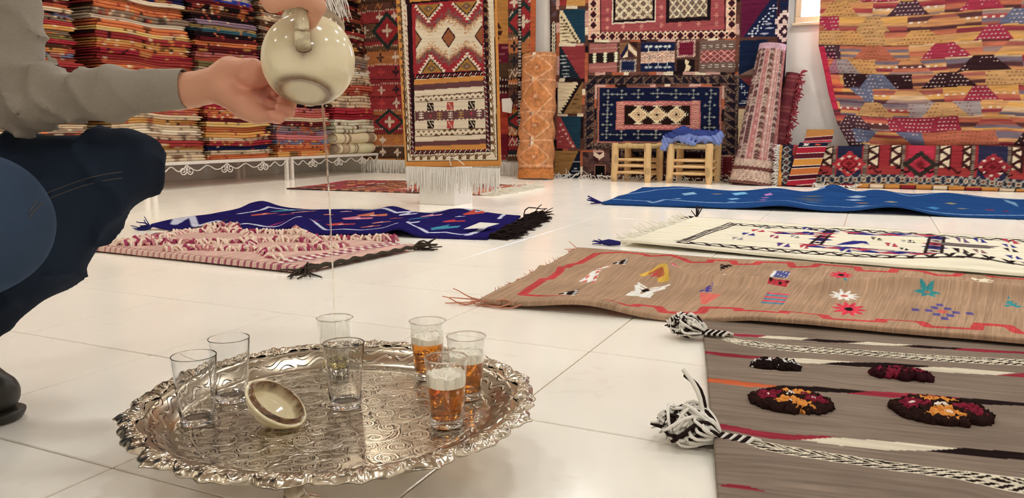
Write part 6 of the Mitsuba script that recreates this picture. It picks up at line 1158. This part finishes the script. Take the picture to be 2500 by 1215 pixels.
put('body', mesh(PP(v[:, :1], v[:, 1:2], v[:, 2:]), m.faces), 'enamel', pot, color=np.clip(c, .01, .9), smooth=True)
hp = np.array([(.0560, 0, -.019), (.069, -.001, -.017), (.080, -.003, -.002), (.0845, -.006, .024), (.083, -.010, .046), (.076, -.012, .066), (.062, -.011, .074), (.043, -.006, .054)]); hp = spline(hp, 60)
hm = tube(PP(hp[:, :1], hp[:, 1:2], hp[:, 2:]), .0088 * np.r_[np.linspace(1.15, .95, 30), np.linspace(.95, 1.1, 30)], 16, .62); t = np.clip(np.arange(60) / 59, 0, 1); t = np.r_[np.repeat(t, 16), 0, 1]; w = np.clip(np.exp(-(t / .05) ** 2) + .35 * (vn(np.asarray(hm.vertices) * 90, 1, 2, 2) > .08), 0, .8)[:, None]
put('handle', hm, 'enamel', pot, color=np.clip(ENA * .92 * (1 - w) + WEAR * w, .01, .9), smooth=True, label='strap handle')
sp_ = np.array([(-.050, .0, -.022), (-.066, .0, -.014), (-.078, .0, .008), (-.088, .0, .034), (-.100, .001, .052)]); sp_ = spline(sp_, 40); sm_ = tube(PP(sp_[:, :1], sp_[:, 1:2], sp_[:, 2:]), np.linspace(.017, .0062, 40) + .002 * np.sin(np.linspace(0, PI, 40)), 20); 
put('spout', sm_, 'enamel', pot, color=np.tile(ENA, (len(sm_.vertices), 1)), smooth=True)
# the stream of tea
tip = PP(*sp_[-1]) ; G3 = np.array([-.716, .907, TZ + .021]); t = np.linspace(0, 1, 90)[:, None]
arc = tip + (G3 - tip) * np.c_[1 - (1 - t) ** 2.6, 1 - (1 - t) ** 2.6, t ** 1.25]
rad = (.0019 - .0012 * t[:, 0]) * (1 + .22 * vn(np.c_[t * 40, t * 0, t * 0], 1, 3, 2) * 2)
mat('stream_tea', {'type': 'dielectric', 'int_ior': 1.333, 'ext_ior': 1.0, 'specular_transmittance': {'type': 'rgb', 'value': [.99, .97, .92]}})
put('tea_stream', tube(arc, rad, 12), 'stream_tea', label='thin stream of tea falling from the teapot into the back glass', cat='tea stream', smooth=True)
print('tip', tip, 'pot', PC) if False else None

# ---------------------------------------------------------------- the crouching person
mat('skin', {'type': 'principled', 'base_color': VC, 'roughness': .48, 'specular': .35, 'sheen': .15})
def shirt_c(p, n, uv): return mix((.225, .197, .165), (.30, .266, .228), .6 * noise(p.x * 900, p.y * 900, p.z * 900) + .4 * fbm(p.x * 14, p.y * 14, p.z * 14))
mat('grey_cotton', {'type': 'twosided', 'b': {'type': 'principled', 'base_color': proc(shirt_c), 'roughness': .8, 'sheen': .4, 'specular': .2}})

mat('dark_denim', {'type': 'twosided', 'b': {'type': 'principled', 'base_color': VC, 'roughness': .9, 'specular': .12}})
mat('black_leather', {'type': 'twosided', 'b': {'type': 'principled', 'base_color': {'type': 'rgb', 'value': [.022, .019, .016]}, 'roughness': .42, 'specular': .4}})
mat('hair', {'type': 'twosided', 'b': {'type': 'principled', 'base_color': {'type': 'rgb', 'value': [.02, .014, .01]}, 'roughness': .6}})
mat('thread', {'type': 'twosided', 'b': {'type': 'diffuse', 'reflectance': {'type': 'rgb', 'value': [.075, .075, .08]}}})
person = thing('person', 'person in a grey shirt and dark jeans crouching and pouring tea from the teapot', 'person')
def A3(a, b, c): return np.array([a * CYW - b * SYW, a * SYW + b * CYW, c])      # right, forward, height, as the viewer sees them
# joints
LK, LA, LH = np.array((-1.028,0.812,0.399)), np.array((-1.27,0.661,0.136)), np.array((-1.461,0.642,0.355))
RK, RA, RH_ = np.array((-0.979,0.563,0.34)), A3(-.98, .93, .10), A3(-1.09, .96, .27)
PEL, CHEST, NECK = A3(-1.13, 1.06, .30), A3(-1.06, 1.08, .62), A3(-.98, 1.09, .86)
LS, LE, LW = np.array((-1.198,0.75,0.729)), np.array((-1.12,0.719,0.495)), np.array((-0.852,0.813,0.51))
RS, RE, RW = A3(-.96, .90, .78), A3(-.66, .88, .80), A3(-.345, .965, .715)
HEAD = A3(-.90, 1.09, 1.03)
leg_l = [(LH, LK, .088, .050), (LK, LK + .45 * (LA - LK), .050, .066), (LK + .45 * (LA - LK), LA, .066, .054)]
leg_r = [(RH_, RK, .092, .076), (RK, RA, .078, .056)]
sleeve_l = [(LS, LE, .062, .044), (LE, LE + .5 * (LW - LE), .042, .033), (LE + .5 * (LW - LE), LW, .033, .0215)]
sleeve_r = [(RS, RE, .062, .050), (RE, RW, .048, .026)]
torso = [(PEL, CHEST, .135, .145), (CHEST, NECK, .14, .06), (LS, CHEST + A3(0, .04, .1) - A3(0, 0, 0), .062, .10), (RS, CHEST + A3(0, -.04, .1), .062, .10)]
def wrinkle(P, a, b, amp, k, seed, c=None, w=.09):
    ax = (b - a) / np.linalg.norm(b - a); t = (P - a) @ ax; n = vn(P * 14, 1, seed, 2); f = np.abs(np.sin(t * k + n * 5.0 + P[:, 2] * k * .55)); e = np.exp(-((np.linalg.norm(P - (a if c is None else c), axis=1)) / w) ** 2) + .22
    return amp * e * (1.5 * (1 - f) ** 2.2 - .35) * -1
def shirt_sdf(P):
    d = bones_sdf(P, sleeve_l, .030); d = d + wrinkle(P, LE, LW, .0075, 62, 3, LE, .14) + wrinkle(P, LS, LE, .006, 50, 5, LE, .12)
    d = np.maximum(d, (P - (LW - .030 * np.array((-0.885,0.802,0.507)) * 0)) @ ((LW - LE) / np.linalg.norm(LW - LE)) + CUFF)
    d2 = bones_sdf(P, sleeve_r, .030) + wrinkle(P, RS, RE, .006, 60, 7, RE, .12); d2 = np.maximum(d2, (P - RW) @ ((RW - RE) / np.linalg.norm(RW - RE)) + .035)
    d3 = bones_sdf(P, torso, .06) + .004 * vn(P * 16, 1, 9, 3); d3 = np.maximum(d3, -(P[:, 2] - .24)); d3 = np.maximum(d3, (P - NECK) @ ((HEAD - NECK) / np.linalg.norm(HEAD - NECK)) - .005)
    return smin(smin(d, d3, .03), d2, .03)
CUFF = .030
allp = np.array([LS, LE, LW, RS, RE, RW, PEL, CHEST, NECK])
m = nets(shirt_sdf, allp.min(0) - .17, allp.max(0) + .14, .0065); m = max(m.split(only_watertight=False), key=lambda q: len(q.faces)); put('shirt', m, 'grey_cotton', person, smooth=True, label='grey long-sleeved shirt')
# turned cuff with its stitched edge
ax = (LW - LE) / np.linalg.norm(LW - LE); cu, ch, cw = basis(ax, UPI); cc = LW - ax * CUFF
ang = np.arange(48) * 2 * PI / 48
def ringp(t, r): return cc + ax * t + r * (1.06 * np.cos(ang)[:, None] * ch + .94 * np.sin(ang)[:, None] * cw) * (1 + .03 * np.sin(ang * 3)[:, None])
rings = [(-.062, .0275), (-.060, .0288), (-.04, .0280), (-.015, .0268), (.0, .0262), (.0022, .0256), (.0015, .0246), (-.02, .0246)]
put('cuff', mesh(np.vstack([ringp(*q) for q in rings]), quads(len(rings), 48, True)), 'grey_cotton', person, smooth=50, label='buttoned cuff')
def jeans_sdf(P):
    d = bones_sdf(P, leg_l, .035) + wrinkle(P, LK, LA, .013, 40, 11, LK + .15 * (LA - LK) + .12 * (LH - LK), .13) + .003 * vn(P * 20, 1, 4, 2)
    d2 = bones_sdf(P, leg_r, .035) + .003 * vn(P * 16, 1, 8, 2)
    d3 = bones_sdf(P, [(PEL, (LH + PEL) / 2, .13, .11), (PEL, (RH_ + PEL) / 2, .13, .11)], .04)
    return smin(smin(d, d2, .012), d3, .03)
def jeans_only(P): return np.maximum(np.maximum(jeans_sdf(P), P[:, 2] - .47), -(P[:, 2] - .055))
allp = np.array([LH, LK, LA, RH_, RK, RA, PEL])
m = nets(jeans_only, allp.min(0) - .15, allp.max(0) + .12, .0075); jv = np.asarray(m.vertices); fd = .95 * np.exp(-(np.linalg.norm(jv - RK, axis=1) / .20) ** 2); fd = np.clip(fd + .04 * vn(jv * 30, 1, 5, 3), 0, 1)[:, None]  # paler blue around the near knee is daylight put into the denim colour
put('jeans', m, 'dark_denim', person, color=np.clip((.0048, .0060, .0105) + fd * (np.array((.040, .068, .125)) - (.0048, .0060, .0105)), .004, .5), smooth=True, label='dark blue jeans with daylight painted on the near knee')
# stitched seam and pocket-flap line along the far leg
for q in ([(-0.896, 0.5765, 0.355), (-0.9008, 0.5873, 0.3633), (-1.0833, 0.7166, 0.355), (-1.062, 0.7147, 0.3635), (-1.0583, 0.7261, 0.3682), (-1.0511, 0.7353, 0.3726), (-1.04, 0.7414, 0.3771), (-1.0277, 0.7469, 0.3814), (-1.0075, 0.747, 0.3856), (-1.003, 0.7589, 0.3881), (-0.9939, 0.7675, 0.3902), (-0.9848, 0.776, 0.3918)],
    [(-0.8948, 0.5751, 0.3479), (-0.8981, 0.5848, 0.3563), (-0.9052, 0.5981, 0.3632), (-1.0608, 0.7131, 0.3548), (-1.057, 0.7243, 0.3595), (-1.0499, 0.7336, 0.3638), (-1.0404, 0.7409, 0.3683), (-1.029, 0.7471, 0.3725), (-1.0152, 0.7519, 0.3763), (-1.0, 0.7559, 0.3795), (-0.9948, 0.7674, 0.3813), (-0.987, 0.777, 0.3828)]):
    put('seam', tube(spline(q, 60), .0011, 5), 'thread', person, smooth=True, label='stitched seam')
# shoes
def shoe(toe, heel, ank, name):
    ax = (toe - heel) / np.linalg.norm(toe - heel); up = np.array([0, 0, 1.0]); sd = np.cross(up, ax)
    f = lambda P: np.maximum(bones_sdf(P, [(toe - ax * .045 + up * .030, toe - ax * .10 + up * .036, .034, .040), (toe - ax * .085 + sd * .012 + up * .028, heel + ax * .05 + up * .06, .036, .036), (heel + ax * .05 + up * .06, ank, .038, .045)], .02), -(P[:, 2] - .004))
    pts = np.array([toe, heel, ank]); m = nets(f, pts.min(0) - (.07, .07, .03), pts.max(0) + (.07, .07, .06), .005); k = put('shoe', m, 'black_leather', person, smooth=True, label='black leather shoe')
    sole = f; g = lambda P: np.maximum(bones_sdf(P, [(toe - ax * .045 + up * .012, toe - ax * .11 + up * .012, .041, .045)], .02), np.abs(P[:, 2] - .010) - .009)
    put('sole', nets(g, toe - ax * .08 - (.12, .12, .03), toe - ax * .08 + (.12, .12, .05), .005), 'black_leather', k, smooth=True, label='rubber sole')
shoe(np.array((-1.184,0.727)+(0.,)), np.array((-1.184,0.727)+(0.,)) - A3(.225, .01, -.075), LA, 'l')
shoe(A3(-.80, .93, 0), A3(-1.02, .93, .05), RA, 'r')
# skin: one body, the hands worked finger by finger
def hand_l():
    D = lambda s: [np.array(p) for p in s]
    w0, w1 = D([(-0.896,0.803,0.506),(-0.832,0.82,0.515)])
    m1, m2, m3, m4 = D([(-0.802,0.871,0.514),(-0.786,0.861,0.499),(-0.773,0.843,0.484),(-0.768,0.825,0.472)])
    B = [(w0, w1, .0235, .0225), (w0 - UPI * .006, w1 - UPI * .004, .022, .0200)]
    for mc, r in ((m1, .0120), (m2, .0122), (m3, .0118), (m4, .0112)): B.append((w1 + (mc - w1) * .1 + (mc - (m2 + m3) / 2) * .2, mc, .0180, r, .010))
    th = D([(-0.818,0.827,0.531),(-0.779,0.828,0.528),(-0.773,0.837,0.525),(-0.782,0.86,0.524),(-0.79,0.885,0.523)])
    B += [(w1 + UPI * .002, th[0], .020, .0185, .012), (th[0], th[1], .0190, .0195, .012), (th[1], th[2], .0180, .0125, .010), (th[2], th[3], .0118, .0102, .006), (th[3], th[4], .0100, .0085, .004)]
    hy = D([(-0.818,0.818,0.504),(-0.785,0.819,0.484),(-0.768,0.825,0.473)]); B += [(hy[0], hy[1], .0170, .0165, .012), (hy[1], hy[2], .0160, .0118, .010)]
    for pts, rs in (([(-0.802,0.871,0.514),(-0.785,0.885,0.507),(-0.763,0.869,0.499),(-0.764,0.853,0.502)], (.0105, .0092, .0084, .0066)), ([(-0.786,0.861,0.499),(-0.758,0.873,0.492),(-0.738,0.854,0.487),(-0.741,0.84,0.491)], (.0105, .0094, .0085, .0066)), ([(-0.773,0.843,0.484),(-0.743,0.851,0.479),(-0.723,0.833,0.476),(-0.729,0.822,0.481)], (.0102, .0091, .0083, .0064)), ([(-0.768,0.825,0.472),(-0.736,0.825,0.468),(-0.72,0.811,0.468),(-0.725,0.803,0.472)], (.0094, .0082, .0073, .0058))):
        p = D(pts)
        for i in range(3): B.append((p[i], p[i + 1], rs[i], rs[i + 1], .0032))
    return B
def hand_r():
    gp = lambda t: PP(*hp[int(t * 59)])
    B = [(RW - (RW - RE) * .25, RW, .024, .0225)]; c0 = gp(.56) - RGT * .002 - UPI * .012; across = (gp(.40) - gp(.72)); across /= np.linalg.norm(across); out = phd * .9 + pu * .25; out /= np.linalg.norm(out); side = np.cross(across, out)
    if side @ RGT < 0: side = -side
    kn = [c0 + out * .018 - side * .030 + across * o for o in (-.030, -.010, .010, .029)]
    for i, k in enumerate(kn):
        B.append((RW + (k - RW) * .1, k, .0180, .0120, .010)); tgt = c0 + across * (-.027, -.009, .009, .026)[i]
        q = [k, tgt + out * .026 + side * .004, tgt + out * .012 + side * .024, tgt - out * .012 + side * .014]; rs = (.0112, .0102, .0094, .0080)
        for j in range(3): B.append((q[j], q[j + 1], rs[j], rs[j + 1], .003))
    tb = [RW + (kn[0] - RW) * .45 - out * .012, c0 - across * .034 - side * .016 - out * .004, c0 - across * .036 + side * .010 + out * .004, c0 - across * .026 + side * .026 + out * .006]
    for j, (ra, rb) in enumerate(((.0165, .0135), (.0125, .0108), (.0105, .0085))): B.append((tb[j], tb[j + 1], ra, rb, .005))
    return B
HL, HR = hand_l(), hand_r()
def arm_bones(): return [(LE, LE + .5 * (LW - LE), .024, .021), (LE + .5 * (LW - LE), LE + .8 * (LW - LE), .021, .0195), (LE + .8 * (LW - LE), HL[0][0], .0195, .0225)], [(RE, RW - (RW - RE) * .2, .025, .0225)]
AL, AR = arm_bones()
def fine(bones, lo_pad, h, k=.006):
    P = np.array([b[j] for b in bones for j in (0, 1)]); return nets(lambda q: bones_sdf(q, bones, k) - .0006 * vn(q * 120, 1, 3, 2), P.min(0) - lo_pad, P.max(0) + lo_pad, h)
hl, hr = fine(HL + AL, .038, .0023), fine(HR + AR, .036, .0026)
limbs = [(LE, LS, .026, .036), (RE, RS, .026, .036), (LS, CHEST, .05, .09), (RS, CHEST, .05, .09), (PEL, CHEST, .11, .115), (CHEST, NECK, .10, .05), (NECK, HEAD - A3(0, 0, .05), .048, .05), (LH, LK, .07, .040), (LK, LA, .045, .034), (RH_, RK, .075, .05), (RK, RA, .05, .034), (PEL, LH, .1, .08), (PEL, RH_, .1, .08), (LE, LE + .5 * (LW - LE), .024, .021), (RE, RE + .5 * (RW - RE), .024, .021)]
hf = A3(.95, .05, -.30); hf /= np.linalg.norm(hf); hs = np.cross(np.array([0, 0, 1.0]), hf); hs /= np.linalg.norm(hs); hu = np.cross(hf, hs)
HQ = lambda f, s, u: HEAD + f * hf + s * hs + u * hu
def body_sdf(P):
    d = bones_sdf(P, limbs, .03)
    head = [(HQ(-.015, 0, .03), HQ(.02, 0, .035), .083, .078), (HQ(.03, 0, -.03), HQ(.055, 0, -.075), .062, .030), (HQ(.085, 0, .0), HQ(.112, 0, -.028), .010, .013, .012), (HQ(.09, .012, -.058), HQ(.09, -.012, -.058), .009, .009, .006), (HQ(-.005, .078, -.01), HQ(-.01, .084, .015), .010, .014, .006), (HQ(-.005, -.078, -.01), HQ(-.01, -.084, .015), .010, .014, .006), (HQ(.082, .04, .022), HQ(.082, -.04, .022), .012, .012, .012)]
    h = bones_sdf(P, head, .025)
    for s in (1, -1): h = np.maximum(h, -(np.linalg.norm(P - HQ(.104, .033 * s, .004), axis=1) - .013)); h = smin(h, np.linalg.norm(P - HQ(.088, .033 * s, .004), axis=1) - .0125, .002)
    return smin(d, h, .02)
P = np.array([b[j] for b in limbs for j in (0, 1)] + [HEAD + (0, 0, .12)]); bm = nets(body_sdf, P.min(0) - .13, P.max(0) + .12, .0095)
try:
    import manifold3d as mf
    def M(t): return mf.Manifold(mf.Mesh(np.asarray(t.vertices, np.float32), np.asarray(t.faces, np.uint32)))
    u = M(bm) + M(hl) + M(hr); q = u.to_mesh(); q = mesh(q.vert_properties[:, :3], q.tri_verts); bm = q if len(q.faces) > len(hl.faces) + len(hr.faces) * .5 else cat([bm, hl, hr])
except Exception: bm = cat([bm, hl, hr])
bm = mesh(*(lambda t: (t.vertices, t.faces))(trimesh.smoothing.filter_taubin(bm, iterations=4) if True else bm)); bv = np.asarray(bm.vertices)
tips = np.array([b[1] for b in HL[-12:]][2::3]); near_ = np.exp(-(np.linalg.norm(bv[:, None] - tips[None], axis=2).min(1) / .022) ** 2); pal = np.exp(-(np.linalg.norm(bv - np.array((-0.773,0.823,0.516)), axis=1) / .035) ** 2)
c = alb((200, 136, 100), .97) + (near_ * .5 + pal * .45)[:, None] * (alb((204, 118, 94), .97) - alb((200, 136, 100), .97)); c = c * (1 + .10 * vn(bv * 60, 1, 4, 3))[:, None]
eye = np.minimum(np.linalg.norm(bv - HQ(.101, .033, .004), axis=1), np.linalg.norm(bv - HQ(.101, -.033, .004), axis=1)); c[eye < .008] = (.7, .68, .64); c[eye < .004] = (.03, .02, .015)
put('body', bm, 'skin', person, color=np.clip(c, .01, .9), smooth=True)
def hair_sdf(P): return np.maximum(bones_sdf(P, [(HQ(-.03, 0, .035), HQ(.01, 0, .05), .094, .082)], .02) + .003 * vn(P * 70, 1, 2, 2), np.maximum((P - HQ(.045, 0, .05)) @ hf - .015 + .5 * -((P - HQ(0, 0, .03)) @ hu), -((P - HQ(0, 0, -.045)) @ hu)))
put('hair', nets(hair_sdf, HEAD - .16, HEAD + .17, .007), 'hair', person, smooth=True, label='short dark hair')
